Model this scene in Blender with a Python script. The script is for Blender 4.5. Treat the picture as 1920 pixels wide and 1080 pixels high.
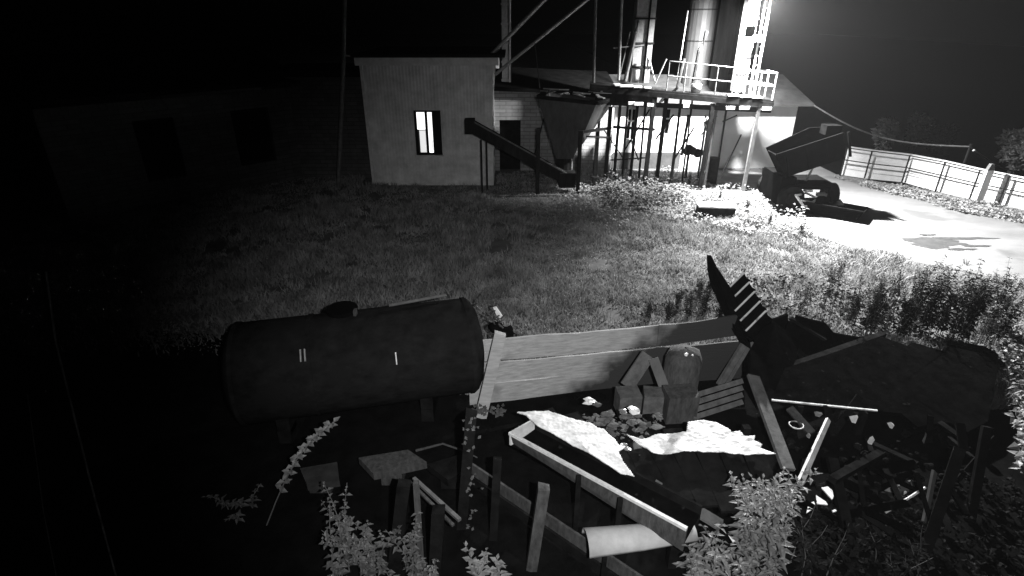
import bpy, math, random
import numpy as np
from mathutils import Vector, Matrix, noise as mnoise
random.seed(7); rng = np.random.default_rng(7)
for o in list(bpy.data.objects): bpy.data.objects.remove(o)
sc = bpy.context.scene; COL = sc.collection
R = math.radians
# ---------------------------------------------------------------- camera
CAM_H = 6.0; PITCH = R(26); FPX = 1048.0
cd = bpy.data.cameras.new('camera'); cam = bpy.data.objects.new('camera', cd); COL.objects.link(cam)
cam.location = (0, 0, CAM_H); cam.rotation_euler = (R(90) - PITCH, 0, 0)
cd.sensor_width = 36; cd.lens = 36 * FPX / 1920; cd.clip_start = 0.05; cd.clip_end = 800
sc.camera = cam
# ---------------------------------------------------------------- world: moonless night
w = bpy.data.worlds.new('World'); sc.world = w; w.use_nodes = True
nt = w.node_tree; nt.nodes.clear()
sky = nt.nodes.new('ShaderNodeTexSky'); sky.sky_type = 'NISHITA'; sky.sun_disc = False
sky.sun_elevation = R(1); sky.sun_rotation = R(30)
bw = nt.nodes.new('ShaderNodeRGBToBW'); bg = nt.nodes.new('ShaderNodeBackground'); wo = nt.nodes.new('ShaderNodeOutputWorld')
nt.links.new(sky.outputs[0], bw.inputs[0]); nt.links.new(bw.outputs[0], bg.inputs[0]); nt.links.new(bg.outputs[0], wo.inputs[0])
bg.inputs[1].default_value = 0.0003
# ---------------------------------------------------------------- lamps: yard floodlight, infrared lamp beside the camera
def spot(name, loc, aim, power, angle, blend, size):
    l = bpy.data.lights.new(name, 'SPOT'); l.energy = power; l.spot_size = R(angle); l.spot_blend = blend
    l.shadow_soft_size = size; l.color = (1, 1, 1)
    o = bpy.data.objects.new(name, l); COL.objects.link(o); o.location = loc
    o.rotation_euler = (Vector(aim) - Vector(loc)).to_track_quat('-Z', 'Y').to_euler()
    return o
FLOOD = Vector((8.15, 20.3, 6.45))
flood = spot('floodlight_beam', FLOOD, (12.8, 11.0, 0), 44000, 138, 1.0, 0.12)
spill = spot('floodlight_spill', FLOOD + Vector((-.1, .05, -.1)), (7.0, 24.3, 1.0), 26000, 124, 1.0, 0.12)
ir = spot('camera_lamp_beam', (0.5, -0.35, 6.35), (1.0, 8.0, 0.6), 3000, 77, 1.0, 0.04)
sc.view_settings.view_transform = 'Standard'; sc.view_settings.look = 'None'
sc.view_settings.exposure = 0; sc.view_settings.gamma = 1
# ---------------------------------------------------------------- helpers
def ray(px, py):
    u = (px - 960) / FPX; v = -(py - 540) / FPX
    return Vector((u, math.cos(PITCH) + v * math.sin(PITCH), -math.sin(PITCH) + v * math.cos(PITCH)))
def G(px, py, z=0.0):
    d = ray(px, py); t = (z - CAM_H) / d.z; return Vector((t * d.x, t * d.y, z))
def P(px, py, Y):
    d = ray(px, py); t = Y / d.y; return Vector((t * d.x, Y, CAM_H + t * d.z))
def V(*a): return Vector(a)

def mat(name, c, var=0.3, scale=6.0, rough=0.85, metal=0.0, bump=0.2, stretch=None, spots=None, trans=0.0):
    m = bpy.data.materials.new(name); m.use_nodes = True; t = m.node_tree; n = t.nodes; L = t.links
    b = n['Principled BSDF']; b.inputs['Roughness'].default_value = rough; b.inputs['Metallic'].default_value = metal
    b.inputs['Specular IOR Level'].default_value = 0.0 if c < 0.03 else (0.15 if rough > 0.7 else 0.4)
    tc = n.new('ShaderNodeTexCoord'); mp = n.new('ShaderNodeMapping'); L.new(tc.outputs['Object'], mp.inputs[0])
    if stretch: mp.inputs['Scale'].default_value = stretch
    nz = n.new('ShaderNodeTexNoise'); nz.inputs['Scale'].default_value = scale; nz.inputs['Detail'].default_value = 7; nz.inputs['Roughness'].default_value = 0.65
    L.new(mp.outputs[0], nz.inputs['Vector'])
    cr = n.new('ShaderNodeValToRGB'); cr.color_ramp.elements[0].position = 0.3; cr.color_ramp.elements[1].position = 0.7
    a, d = c * (1 - var), min(c * (1 + var), 0.9)
    cr.color_ramp.elements[0].color = (a, a, a, 1); cr.color_ramp.elements[1].color = (d, d, d, 1)
    L.new(nz.outputs[0], cr.inputs[0]); out = cr.outputs[0]
    if spots:
        n2 = n.new('ShaderNodeTexNoise'); n2.inputs['Scale'].default_value = spots[0]; n2.inputs['Detail'].default_value = 5
        L.new(tc.outputs['Object'], n2.inputs['Vector'])
        c2 = n.new('ShaderNodeValToRGB'); c2.color_ramp.elements[0].position = spots[1]; c2.color_ramp.elements[1].position = spots[1] + 0.08
        L.new(n2.outputs[0], c2.inputs[0])
        mx = n.new('ShaderNodeMix'); mx.data_type = 'RGBA'; L.new(c2.outputs[0], mx.inputs[0]); L.new(out, mx.inputs[6])
        mx.inputs[7].default_value = (spots[2],) * 3 + (1,); out = mx.outputs[2]
    L.new(out, b.inputs['Base Color'])
    if bump:
        bp = n.new('ShaderNodeBump'); bp.inputs['Strength'].default_value = bump; bp.inputs['Distance'].default_value = 0.03
        L.new(nz.outputs[0], bp.inputs['Height']); L.new(bp.outputs[0], b.inputs['Normal'])
    if trans:
        tr = n.new('ShaderNodeBsdfTranslucent'); L.new(out, tr.inputs[0]); ms = n.new('ShaderNodeMixShader'); ms.inputs[0].default_value = trans
        L.new(b.outputs[0], ms.inputs[1]); L.new(tr.outputs[0], ms.inputs[2]); L.new(ms.outputs[0], n['Material Output'].inputs[0])
    return m
def brick_mat(name, c1, c2, mortar, bw_=0.5, bh=0.15, damage=0.3):
    m = mat(name, c1, 0.3, 5, 0.9, 0, 0.3); t = m.node_tree; n = t.nodes; L = t.links; b = n['Principled BSDF']
    tc = n.new('ShaderNodeTexCoord'); sx = n.new('ShaderNodeSeparateXYZ'); cb = n.new('ShaderNodeCombineXYZ')
    L.new(tc.outputs['Object'], sx.inputs[0]); L.new(sx.outputs[0], cb.inputs[0]); L.new(sx.outputs[2], cb.inputs[1])
    br = n.new('ShaderNodeTexBrick'); br.inputs['Scale'].default_value = 1; br.inputs['Brick Width'].default_value = bw_; br.inputs['Row Height'].default_value = bh
    br.inputs['Mortar Size'].default_value = 0.012
    for k, cc in ((1, c1), (2, c2), (3, mortar)): br.inputs[k].default_value = (cc, cc, cc, 1)
    L.new(cb.outputs[0], br.inputs['Vector'])
    nz = n.new('ShaderNodeTexNoise'); nz.inputs['Scale'].default_value = 3; nz.inputs['Detail'].default_value = 6; L.new(tc.outputs['Object'], nz.inputs['Vector'])
    mx = n.new('ShaderNodeMix'); mx.data_type = 'RGBA'; mx.blend_type = 'MULTIPLY'; mx.inputs[0].default_value = damage * 2
    L.new(br.outputs[0], mx.inputs[6]); L.new(nz.outputs[0], mx.inputs[7]); L.new(mx.outputs[2], b.inputs['Base Color'])
    bp = n.new('ShaderNodeBump'); bp.inputs['Strength'].default_value = 0.6; bp.inputs['Distance'].default_value = 0.02
    L.new(br.outputs['Fac'], bp.inputs['Height']); bp.invert = True; L.new(bp.outputs[0], b.inputs['Normal'])
    return m
def ribbed_mat(name, c, freq, axis_x=True, rough=0.5, metal=0.3, depth=0.03, var=0.2):
    m = mat(name, c, var, 2.0, rough, metal, 0.0); t = m.node_tree; n = t.nodes; L = t.links; b = n['Principled BSDF']
    tc = n.new('ShaderNodeTexCoord'); wv = n.new('ShaderNodeTexWave'); wv.wave_type = 'BANDS'; wv.bands_direction = 'X' if axis_x else 'Z'
    wv.inputs['Scale'].default_value = freq; wv.inputs['Distortion'].default_value = 0.15; L.new(tc.outputs['Object'], wv.inputs['Vector'])
    bp = n.new('ShaderNodeBump'); bp.inputs['Strength'].default_value = 0.8; bp.inputs['Distance'].default_value = depth
    L.new(wv.outputs['Fac'], bp.inputs['Height']); L.new(bp.outputs[0], b.inputs['Normal'])
    return m
def emit_mat(name, s, var=False):
    m = bpy.data.materials.new(name); m.use_nodes = True; n = m.node_tree.nodes; b = n['Principled BSDF']
    b.inputs['Base Color'].default_value = (0.8, 0.8, 0.8, 1); b.inputs['Emission Color'].default_value = (1, 1, 1, 1); b.inputs['Emission Strength'].default_value = s
    return m

class MB:
    def __init__(s): s.v = []; s.f = []
    def add(s, vs, fs):
        b = len(s.v); s.v += [tuple(p) for p in vs]; s.f += [tuple(b + i for i in f) for f in fs]; return s
    def box(s, c, size, rot=None):
        hx, hy, hz = size[0] / 2, size[1] / 2, size[2] / 2
        pts = [V(x, y, z) for z in (-hz, hz) for y in (-hy, hy) for x in (-hx, hx)]
        if rot is not None: pts = [rot @ p for p in pts]
        c = V(*c)
        return s.add([p + c for p in pts], [(0, 2, 3, 1), (4, 5, 7, 6), (0, 1, 5, 4), (2, 6, 7, 3), (0, 4, 6, 2), (1, 3, 7, 5)])
    def beam(s, a, b, wd, th, up=(0, 0, 1), taper=1.0, jag=0.0):
        a = V(*a); b = V(*b); d = (b - a).normalized(); u = V(*up)
        if abs(d.dot(u)) > 0.97: u = V(0, 1, 0)
        sd = d.cross(u).normalized(); u = sd.cross(d)
        pts = []
        for p, k in ((a, 1), (b, taper)):
            for i, j in ((-1, -1), (1, -1), (1, 1), (-1, 1)):
                q = p + sd * (i * wd / 2 * k) + u * (j * th / 2 * k)
                if jag: q = q + d * random.uniform(-jag, jag)
                pts.append(q)
        return s.add(pts, [(3, 2, 1, 0), (4, 5, 6, 7), (0, 1, 5, 4), (1, 2, 6, 5), (2, 3, 7, 6), (3, 0, 4, 7)])
    def tube(s, pts, r, n=8, r1=None, cap=True):
        pts = [V(*p) for p in pts]; N = len(pts); vs = []; fs = []
        for i, p in enumerate(pts):
            d = (pts[min(i + 1, N - 1)] - pts[max(i - 1, 0)]).normalized()
            u = V(0, 0, 1) if abs(d.z) < 0.9 else V(1, 0, 0)
            a = d.cross(u).normalized(); b = d.cross(a)
            rr = r if r1 is None else r + (r1 - r) * i / max(N - 1, 1)
            vs += [p + (a * math.cos(k * 2 * math.pi / n) + b * math.sin(k * 2 * math.pi / n)) * rr for k in range(n)]
        for i in range(N - 1):
            for k in range(n): fs.append((i * n + k, i * n + (k + 1) % n, (i + 1) * n + (k + 1) % n, (i + 1) * n + k))
        if cap: fs += [tuple(range(n - 1, -1, -1)), tuple((N - 1) * n + k for k in range(n))]
        return s.add(vs, fs)
    def slab(s, pts, t):
        pts = [V(*p) for p in pts]; n = len(pts); t = V(*t)
        fs = [tuple(range(n)), tuple(2 * n - 1 - k for k in range(n))]
        fs += [(k, n + k, n + (k + 1) % n, (k + 1) % n) for k in range(n)]
        return s.add(pts + [p + t for p in pts], fs)
    def rock(s, c, r, sq=(1, 1, 0.7), nu=9, nv=6, amp=.5):
        seed = V(random.random() * 50, random.random() * 50, 0); vs = []
        for j in range(nv + 1):
            th = math.pi * j / nv
            for i in range(nu):
                ph = 2 * math.pi * i / nu; d = V(math.sin(th) * math.cos(ph), math.sin(th) * math.sin(ph), math.cos(th))
                k = r * (1 + amp * mnoise.noise(d * 1.4 + seed))
                vs.append(V(c[0] + d.x * k * sq[0], c[1] + d.y * k * sq[1], c[2] + d.z * k * sq[2]))
        fs = [(j * nu + i, (j + 1) * nu + i, (j + 1) * nu + (i + 1) % nu, j * nu + (i + 1) % nu) for j in range(nv) for i in range(nu)]
        return s.add(vs, fs)
    def leaf(s, p, d, n_, L, W, fold=0.25, jag=False):
        sd = d.cross(n_).normalized(); m = p + d * L * 0.4
        t = p + d * L - n_ * L * 0.15
        l = m + sd * W / 2 + n_ * W * fold; r = m - sd * W / 2 + n_ * W * fold
        b = len(s.v); s.v += [tuple(p), tuple(l), tuple(t), tuple(r), tuple(m + n_ * 0.001)]
        s.f += [(b, b + 4, b + 1), (b + 1, b + 4, b + 2), (b, b + 3, b + 4), (b + 3, b + 2, b + 4)]
    def build(s, name, m, parent=None, smooth=False):
        root = parent
        off = V(0, 0, 0); q = parent
        while q is not None: off += q.location; q = q.parent
        me = bpy.data.meshes.new(name); ob = bpy.data.objects.new(name, me); COL.objects.link(ob)
        if parent is None:
            a = np.array(s.v); c = V(float(a[:, 0].mean()), float(a[:, 1].mean()), float(a[:, 2].min())); off = c; ob.location = c
        else: ob.parent = parent
        me.from_pydata([(x - off.x, y - off.y, z - off.z) for x, y, z in s.v], [], s.f); me.update()
        me.materials.append(m)
        if smooth: me.polygons.foreach_set('use_smooth', [True] * len(me.polygons))
        return ob
def tag(o, label=None, cat=None, group=None, kind=None):
    if label: o['label'] = label
    if cat: o['category'] = cat
    if group: o['group'] = group
    if kind: o['kind'] = kind
    return o
def thing(name, loc, label, cat, group=None):
    o = bpy.data.objects.new(name, None); COL.objects.link(o); o.location = loc; o.empty_display_size = 0.2
    return tag(o, label, cat, group)
def one(name, mb, m, label, cat, group=None, smooth=False):
    return tag(mb.build(name, m, None, smooth), label, cat, group)
def copy_tree(o, loc, rz=0.0, sc_=1.0, label=None, group=None):
    c = o.copy(); COL.objects.link(c); c.location = loc; c.rotation_euler = (0, 0, rz); c.scale = (sc_,) * 3
    if label: c['label'] = label
    if group: c['group'] = group
    for ch in list(o.children):
        d = ch.copy(); COL.objects.link(d); d.parent = c
        for g in list(ch.children):
            e = g.copy(); COL.objects.link(e); e.parent = d
    return c
def wall_mb(a, b, z0, z1, th, holes=(), top=None):
    """upright wall from a to b (xy), thickness th behind it, with rectangular openings (u0,u1,z0,z1) in metres"""
    a = V(a[0], a[1], 0); b = V(b[0], b[1], 0); L = (b - a).length; d = (b - a) / L; nrm = V(-d.y, d.x, 0)
    us = sorted({0, L} | {h[0] for h in holes} | {h[1] for h in holes}); zs = sorted({z0, z1} | {h[2] for h in holes} | {h[3] for h in holes})
    def solid(i, j):
        if i < 0 or j < 0 or i >= len(us) - 1 or j >= len(zs) - 1: return False
        u = (us[i] + us[i + 1]) / 2; z = (zs[j] + zs[j + 1]) / 2
        return not any(h[0] < u < h[1] and h[2] < z < h[3] for h in holes)
    mb = MB()
    for i in range(len(us) - 1):
        for j in range(len(zs) - 1):
            if not solid(i, j): continue
            def q(u, z, k): return a + d * u + nrm * (th * k) + V(0, 0, z)
            u0, u1, y0, y1 = us[i], us[i + 1], zs[j], zs[j + 1]
            mb.add([q(u0, y0, 0), q(u1, y0, 0), q(u1, y1, 0), q(u0, y1, 0)], [(0, 1, 2, 3)])
            mb.add([q(u0, y0, 1), q(u1, y0, 1), q(u1, y1, 1), q(u0, y1, 1)], [(3, 2, 1, 0)])
            if not solid(i - 1, j): mb.add([q(u0, y0, 0), q(u0, y1, 0), q(u0, y1, 1), q(u0, y0, 1)], [(0, 1, 2, 3)])
            if not solid(i + 1, j): mb.add([q(u1, y0, 0), q(u1, y0, 1), q(u1, y1, 1), q(u1, y1, 0)], [(0, 1, 2, 3)])
            if not solid(i, j - 1): mb.add([q(u0, y0, 0), q(u0, y0, 1), q(u1, y0, 1), q(u1, y0, 0)], [(0, 1, 2, 3)])
            if not solid(i, j + 1): mb.add([q(u0, y1, 0), q(u1, y1, 0), q(u1, y1, 1), q(u0, y1, 1)], [(0, 1, 2, 3)])
    return mb
# ---------------------------------------------------------------- materials
M_soil = mat('soil', 0.10, 0.5, 2.2, 0.95, 0, 0.5, spots=(0.5, 0.62, 0.11))
M_dirt = mat('unlit_dirt', 0.005, 0.5, 3, 0.95, 0, 0.6)  # darkness of unlit ground put into the dirt colour
M_conc = mat('yard_concrete', 0.14, 0.25, 0.7, 0.9, 0, 0.3, spots=(0.45, 0.55, 0.09), stretch=(.6, 1.6, 1))
M_shadow = mat('shadow', 0.045, 0.3, 3, 0.55, 0, 0.3)
M_grass = mat('grass_blades', 0.22, 0.6, 1.5, 0.7, 0, 0, trans=0.3)
M_leaf = mat('leaf', 0.26, 0.45, 3, 0.6, 0, 0, trans=0.3)
M_leaf_b = mat('pale_leaf', 0.19, 0.45, 7, 0.55, 0, 0, trans=0.25)
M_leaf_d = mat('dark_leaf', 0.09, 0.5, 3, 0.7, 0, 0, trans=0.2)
M_stem2 = mat('dim_stone', 0.035, 0.4, 5, 0.9, 0, 0.4)
M_cable = mat('frayed_cable', 0.012, 0.9, 9, 0.9, 0, 0.5)
M_mid = mat('mid_leaf', 0.12, 0.55, 4, 0.6, 0, 0, trans=0.3)
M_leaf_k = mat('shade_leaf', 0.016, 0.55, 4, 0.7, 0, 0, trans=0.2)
M_stem = mat('stem', 0.12, 0.3, 8, 0.8)
M_bark = mat('bark', 0.08, 0.4, 10, 0.9)
M_plank_d = mat('shaded_plank', 0.15, 0.4, 3.0, 0.8, 0, 0.35, stretch=(1.0, 5, 9), spots=(1.6, 0.55, 0.07))  # unused darker plank copy with the wall's shadow in its colour
M_plank = mat('weathered_plank', 0.36, 0.28, 3.0, 0.75, 0, 0.35, stretch=(1.0, 5, 9), spots=(1.1, 0.6, 0.2))
M_wood = mat('old_wood', 0.06, 0.5, 5, 0.85, 0, 0.4, stretch=(3, 3, 1))
M_wood_d = mat('dark_wood', 0.010, 0.5, 5, 0.85, 0, 0.4)
M_wood_g = mat('grey_wood', 0.11, 0.4, 6, 0.8, 0, 0.4)
M_wood_l = mat('pale_wood', 0.6, 0.25, 8, 0.7, 0, 0.2, spots=(5, 0.62, 0.25))
M_tar = mat('tar_paper', 0.003, 0.6, 4, 0.95, 0, 0.5, spots=(9, 0.66, 0.015))
M_sheet = mat('whitish_sheet', 0.72, 0.28, 4, 0.55, 0, 0.3, spots=(1.3, 0.6, 0.4), stretch=(1, 2.5, 1))
M_steel = mat('dark_steel', 0.022, 0.5, 6, 0.6, 0.3, 0.2)
M_gal = mat('galvanised', 0.3, 0.3, 8, 0.45, 0.5, 0.15)
M_bin = mat('bin_sheet', 0.06, 0.4, 1.2, 0.6, 0.2, 0.2, stretch=(3, 3, 0.6))
M_rust = mat('rusty_steel', 0.010, 0.6, 4, 0.7, 0.2, 0.3)
M_hop = mat('hopper_steel', 0.015, 0.5, 3, 0.6, 0.2, 0.2, stretch=(3, 3, 0.7))
M_cone = mat('hopper_sheet', 0.04, 0.4, 2.5, 0.7, 0.0, 0.3, stretch=(3, 3, 0.7))
M_tank = mat('tank_steel', 0.013, 0.4, 4.2, 0.9, 0.0, 0.6, spots=(1.7, 0.56, 0.013), stretch=(1, 1, 1.6))
M_blk = mat('black_steel', 0.004, 0.5, 4, 0.9)

M_shed = ribbed_mat('shed_cladding', 0.5, 2.6, True, 0.6, 0.0, 0.006, 0.3)
M_trim = mat('shed_trim', 0.5, 0.2, 5, 0.7)
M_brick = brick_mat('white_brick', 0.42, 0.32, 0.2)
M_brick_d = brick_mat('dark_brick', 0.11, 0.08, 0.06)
M_plast = mat('white_plaster', 0.6, 0.12, 1.5, 0.85, 0, 0.15, spots=(1.2, 0.66, 0.3))
M_roof = mat('dark_roofing', 0.008, 0.4, 3, 0.8)
M_roof_l = mat('slate_roofing', 0.06, 0.3, 3, 0.8)
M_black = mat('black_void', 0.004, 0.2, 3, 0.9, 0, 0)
M_tyre = mat('tyre_rubber', 0.015, 0.3, 8, 0.9)
M_white = mat('white_paint', 0.75, 0.12, 3, 0.6, 0, 0.1, spots=(4, 0.68, 0.4))
M_rag = mat('plastic_film', 0.8, 0.3, 5, 0.35, 0, 0.3)
M_stone = mat('rubble_stone', 0.10, 0.5, 6, 0.9, 0, 0.5)
M_lit = emit_mat('lit_room', 1.6); M_lit2 = emit_mat('lit_blind', 0.75); M_lamp = emit_mat('lamp_glass', 60)

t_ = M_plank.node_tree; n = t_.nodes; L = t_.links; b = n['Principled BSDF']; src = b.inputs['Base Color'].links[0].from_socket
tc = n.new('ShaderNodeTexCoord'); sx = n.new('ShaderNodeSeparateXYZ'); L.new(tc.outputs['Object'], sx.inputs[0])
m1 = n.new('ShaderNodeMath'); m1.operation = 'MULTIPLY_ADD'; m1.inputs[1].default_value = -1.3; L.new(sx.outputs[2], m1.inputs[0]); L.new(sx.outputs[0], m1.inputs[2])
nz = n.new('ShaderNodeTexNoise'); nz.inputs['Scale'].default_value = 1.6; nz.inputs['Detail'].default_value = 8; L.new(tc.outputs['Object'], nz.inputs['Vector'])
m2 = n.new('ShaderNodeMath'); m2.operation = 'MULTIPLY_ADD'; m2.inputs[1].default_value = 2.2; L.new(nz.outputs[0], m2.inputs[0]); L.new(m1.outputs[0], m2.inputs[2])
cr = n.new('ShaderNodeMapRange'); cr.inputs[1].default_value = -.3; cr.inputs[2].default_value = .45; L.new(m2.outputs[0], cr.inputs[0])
mx = n.new('ShaderNodeMix'); mx.data_type = 'RGBA'; L.new(cr.outputs[0], mx.inputs[0]); L.new(src, mx.inputs[6]); mx.inputs[7].default_value = (.04, .04, .04, 1); L.new(mx.outputs[2], b.inputs['Base Color'])  # planks darken rightward and downward, the wall's shadow put into the colour
# ================================================================ ground
g = MB(); g.add([(-90, -12, 0), (110, -12, 0), (110, 220, 0), (-90, 220, 0)], [(0, 1, 2, 3)])
tag(g.build('ground', M_soil), 'dark grassy ground of the yard', kind='structure')
def sheet(name, pts, z, m, kind='structure', label=None):
    mb = MB(); mb.add([(p[0], p[1], z) for p in pts], [tuple(range(len(pts)))])
    return tag(mb.build(name, m), label, kind=kind)
yard = [G(1180, 345), G(1290, 372), G(1400, 392), G(1475, 412), G(1520, 440), G(1600, 462), G(1700, 490), G(1800, 505), G(1960, 545), V(30, 9, 0), V(40, 24, 0), V(24, 33, 0), V(6, 26, 0), V(5.4, 23.6, 0)]
yard = [V(p.x + random.uniform(-.1, .1), p.y + random.uniform(-.1, .1), 0) for p in yard]
sheet('concrete_yard', yard, 0.006, M_conc, label='pale worn concrete yard under the floodlight')
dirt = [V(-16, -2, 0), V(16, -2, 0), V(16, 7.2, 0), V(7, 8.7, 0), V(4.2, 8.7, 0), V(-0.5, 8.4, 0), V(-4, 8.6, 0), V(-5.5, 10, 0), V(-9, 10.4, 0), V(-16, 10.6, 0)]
sheet('bare_soil', dirt, 0.005, M_dirt, label='bare soil painted dark for the unlit ground below the camera')  # near-black sheet paints in the dark of the poorly lit foreground
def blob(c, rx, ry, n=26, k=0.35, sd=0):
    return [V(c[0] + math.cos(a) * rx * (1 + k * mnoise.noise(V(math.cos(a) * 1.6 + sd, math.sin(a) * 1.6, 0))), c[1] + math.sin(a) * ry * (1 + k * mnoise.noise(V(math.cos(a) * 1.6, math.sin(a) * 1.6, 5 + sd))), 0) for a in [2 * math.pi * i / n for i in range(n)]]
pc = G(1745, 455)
shadow = MB()
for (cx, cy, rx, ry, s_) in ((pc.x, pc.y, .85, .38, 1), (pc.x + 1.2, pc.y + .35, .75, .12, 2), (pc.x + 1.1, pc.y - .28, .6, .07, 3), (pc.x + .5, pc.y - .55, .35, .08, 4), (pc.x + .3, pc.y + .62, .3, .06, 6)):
    pp = blob((cx, cy), rx, ry, 24, 0.8, s_); zz = 0.010 + 0.002 * s_; shadow.add([(p[0], p[1], zz) for p in pp], [tuple(range(24))])
tag(shadow.build('shadow_patch', M_shadow), 'painted dark branching mud patch on the pale concrete yard', kind='structure')  # thin dark sheets shaped as a branching shadow on the concrete

# grass
def inpoly(x, y, poly):
    r = np.zeros(len(x), bool); n = len(poly)
    for i in range(n):
        x0, y0 = poly[i][0], poly[i][1]; x1, y1 = poly[(i + 1) % n][0], poly[(i + 1) % n][1]
        c = ((y0 > y) != (y1 > y)) & (x < (x1 - x0) * (y - y0) / (y1 - y0 + 1e-9) + x0); r ^= c
    return r
def blades(name, x, y, hmin, hmax, wd, m, label, lean=0.7):
    n = len(x); h = rng.uniform(hmin, hmax, n) * np.clip(1 + .55 * noise2(x + 60, y + 9, 1.3, 11) + .4 * noise2(x + 60, y + 9, .35, 12), .35, 2.4); a = rng.uniform(0, 2 * np.pi, n); l = rng.uniform(0.1, lean, n) * h
    ld = rng.uniform(0, 2 * np.pi, n); wv = wd * rng.uniform(.6, 1.3, n)
    dx, dy = np.cos(a) * wv / 2, np.sin(a) * wv / 2; lx, ly = np.cos(ld) * l, np.sin(ld) * l
    v = np.zeros((n, 5, 3))
    v[:, 0] = np.stack([x - dx, y - dy, 0 * x], 1); v[:, 1] = np.stack([x + dx, y + dy, 0 * x], 1)
    v[:, 2] = np.stack([x + dx * .7 + lx * .35, y + dy * .7 + ly * .35, h * .6], 1); v[:, 3] = np.stack([x - dx * .7 + lx * .35, y - dy * .7 + ly * .35, h * .6], 1)
    v[:, 4] = np.stack([x + lx, y + ly, h], 1)
    me = bpy.data.meshes.new(name); me.vertices.add(n * 5); me.vertices.foreach_set('co', v.reshape(-1).astype(np.float32))
    b = (np.arange(n) * 5)[:, None]; lp = np.concatenate([b + np.array([[0, 1, 2, 3]]), b + np.array([[3, 2, 4]])], 1).reshape(-1)
    me.loops.add(n * 7); me.loops.foreach_set('vertex_index', lp.astype(np.int32)); me.polygons.add(n * 2)
    st = (np.arange(n) * 7)[:, None] + np.array([[0, 4]]); me.polygons.foreach_set('loop_start', st.reshape(-1).astype(np.int32))
    me.update(calc_edges=True); me.validate(); me.materials.append(m)
    o = bpy.data.objects.new(name, me); COL.objects.link(o); return tag(o, label, 'grass', kind='stuff')
def noise2(x, y, s, sd):
    gx = rng.standard_normal((64, 64)) if sd is None else np.random.default_rng(sd).standard_normal((64, 64))
    u = (x / s) % 63; v = (y / s) % 63; i = u.astype(int); j = v.astype(int); fu = u - i; fv = v - j; fu = fu * fu * (3 - 2 * fu); fv = fv * fv * (3 - 2 * fv)
    return (gx[i, j] * (1 - fu) * (1 - fv) + gx[i + 1, j] * fu * (1 - fv) + gx[i, j + 1] * (1 - fu) * fv + gx[i + 1, j + 1] * fu * fv)
N = 330000
y_ = 7.6 + 16.4 * rng.random(N) ** 1.25; x_ = rng.uniform(-1, 1, N) * (y_ * 0.75 + 7) + 2
nn = noise2(x_ + 40, y_ + 5, 0.9, 3) + 0.7 * noise2(x_ + 40, y_ + 5, 0.3, 4)
keep = (nn > -1.75 + 0.8 * rng.random(N)) & ~inpoly(x_ + .25 * noise2(x_ + 40, y_, .4, 5), y_ + .3 * noise2(x_ + 40, y_, .3, 6) + rng.normal(0, .12, N), yard) & ~((x_ > -6) & (x_ < -0.6) & (y_ > 21.4)) & ~((x_ > -0.7) & (y_ > 23.7)) & ~((y_ < 8.0) & (x_ > -5) & (x_ < 8)) & ~((y_ < 8.65) & (x_ > -.6) & (x_ < 4.9)) & ~((x_ < -4) & (y_ < 9.2 + 1.6 * rng.random(N)))
keep &= (np.abs(x_) < y_ * .95 + 4)
blades('grass', x_[keep], y_[keep], 0.04, 0.15, 0.03, M_grass, 'short rough grass covering the open ground between sheds and junk', 1.3)

# ================================================================ plants
def stem_leaves(st, lf, base, h, lean, nl, L, W, droop=0.2, jagrow=True, branches=0, r=0.008):
    pts = []; a = random.uniform(0, 6.28); dx, dy = math.cos(a) * lean, math.sin(a) * lean
    for i in range(6):
        t = i / 5; pts.append(base + V(dx * t * t + .02 * random.uniform(-1, 1) * t, dy * t * t + .02 * random.uniform(-1, 1) * t, h * t))
    st.tube(pts, r, 5, r * .3)
    def leaves(pts, nl, L, W):
        for k in range(nl):
            t = 0.12 + 0.88 * (k + random.random() * .6) / nl; i = min(int(t * (len(pts) - 1)), len(pts) - 2); f = t * (len(pts) - 1) - i
            p = pts[i].lerp(pts[i + 1], f); s = (1.1 - 0.6 * t) * random.uniform(.7, 1.2); ph = k * 1.57 + random.uniform(-.5, .5)
            for q in (0, math.pi):
                d = V(math.cos(ph + q), math.sin(ph + q), random.uniform(-droop, .5)).normalized()
                n_ = (V(0, 0, 1) - d * d.z + V(random.uniform(-.3, .3), random.uniform(-.3, .3), 0)).normalized()
                lf.leaf(p, d, n_, L * s, W * s)
    leaves(pts, nl, L, W)
    for b in range(branches):
        t = random.uniform(.35, .85); i = int(t * 5); p = pts[i]; ph = random.uniform(0, 6.28); l = h * .35 * random.uniform(.5, 1)
        q = [p, p + V(math.cos(ph) * l * .3, math.sin(ph) * l * .3, l * .45), p + V(math.cos(ph) * l * .45, math.sin(ph) * l * .45, l)]
        st.tube(q, r * .5, 4, r * .2); leaves(q, max(3, nl // 3), L * .7, W * .7)
def plant(name, base, specs, label, group, m=None, cat='weed', spread=.15):
    """specs: list of (count, h, lean, leaves, L, W, branches)"""
    base = V(*base); o = thing(name, base, label, cat, group); st = MB(); lf = MB()
    for (c, h, lean, nl, L, W, br) in specs:
        for _ in range(c):
            stem_leaves(st, lf, base + V(random.uniform(-spread, spread), random.uniform(-spread, spread), 0), h * random.uniform(.75, 1.1), lean * random.uniform(.4, 1.2), nl, L, W, branches=br)
    st.build('stem', M_stem, o); lf.build('foliage', m or M_leaf, o); return o
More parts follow.
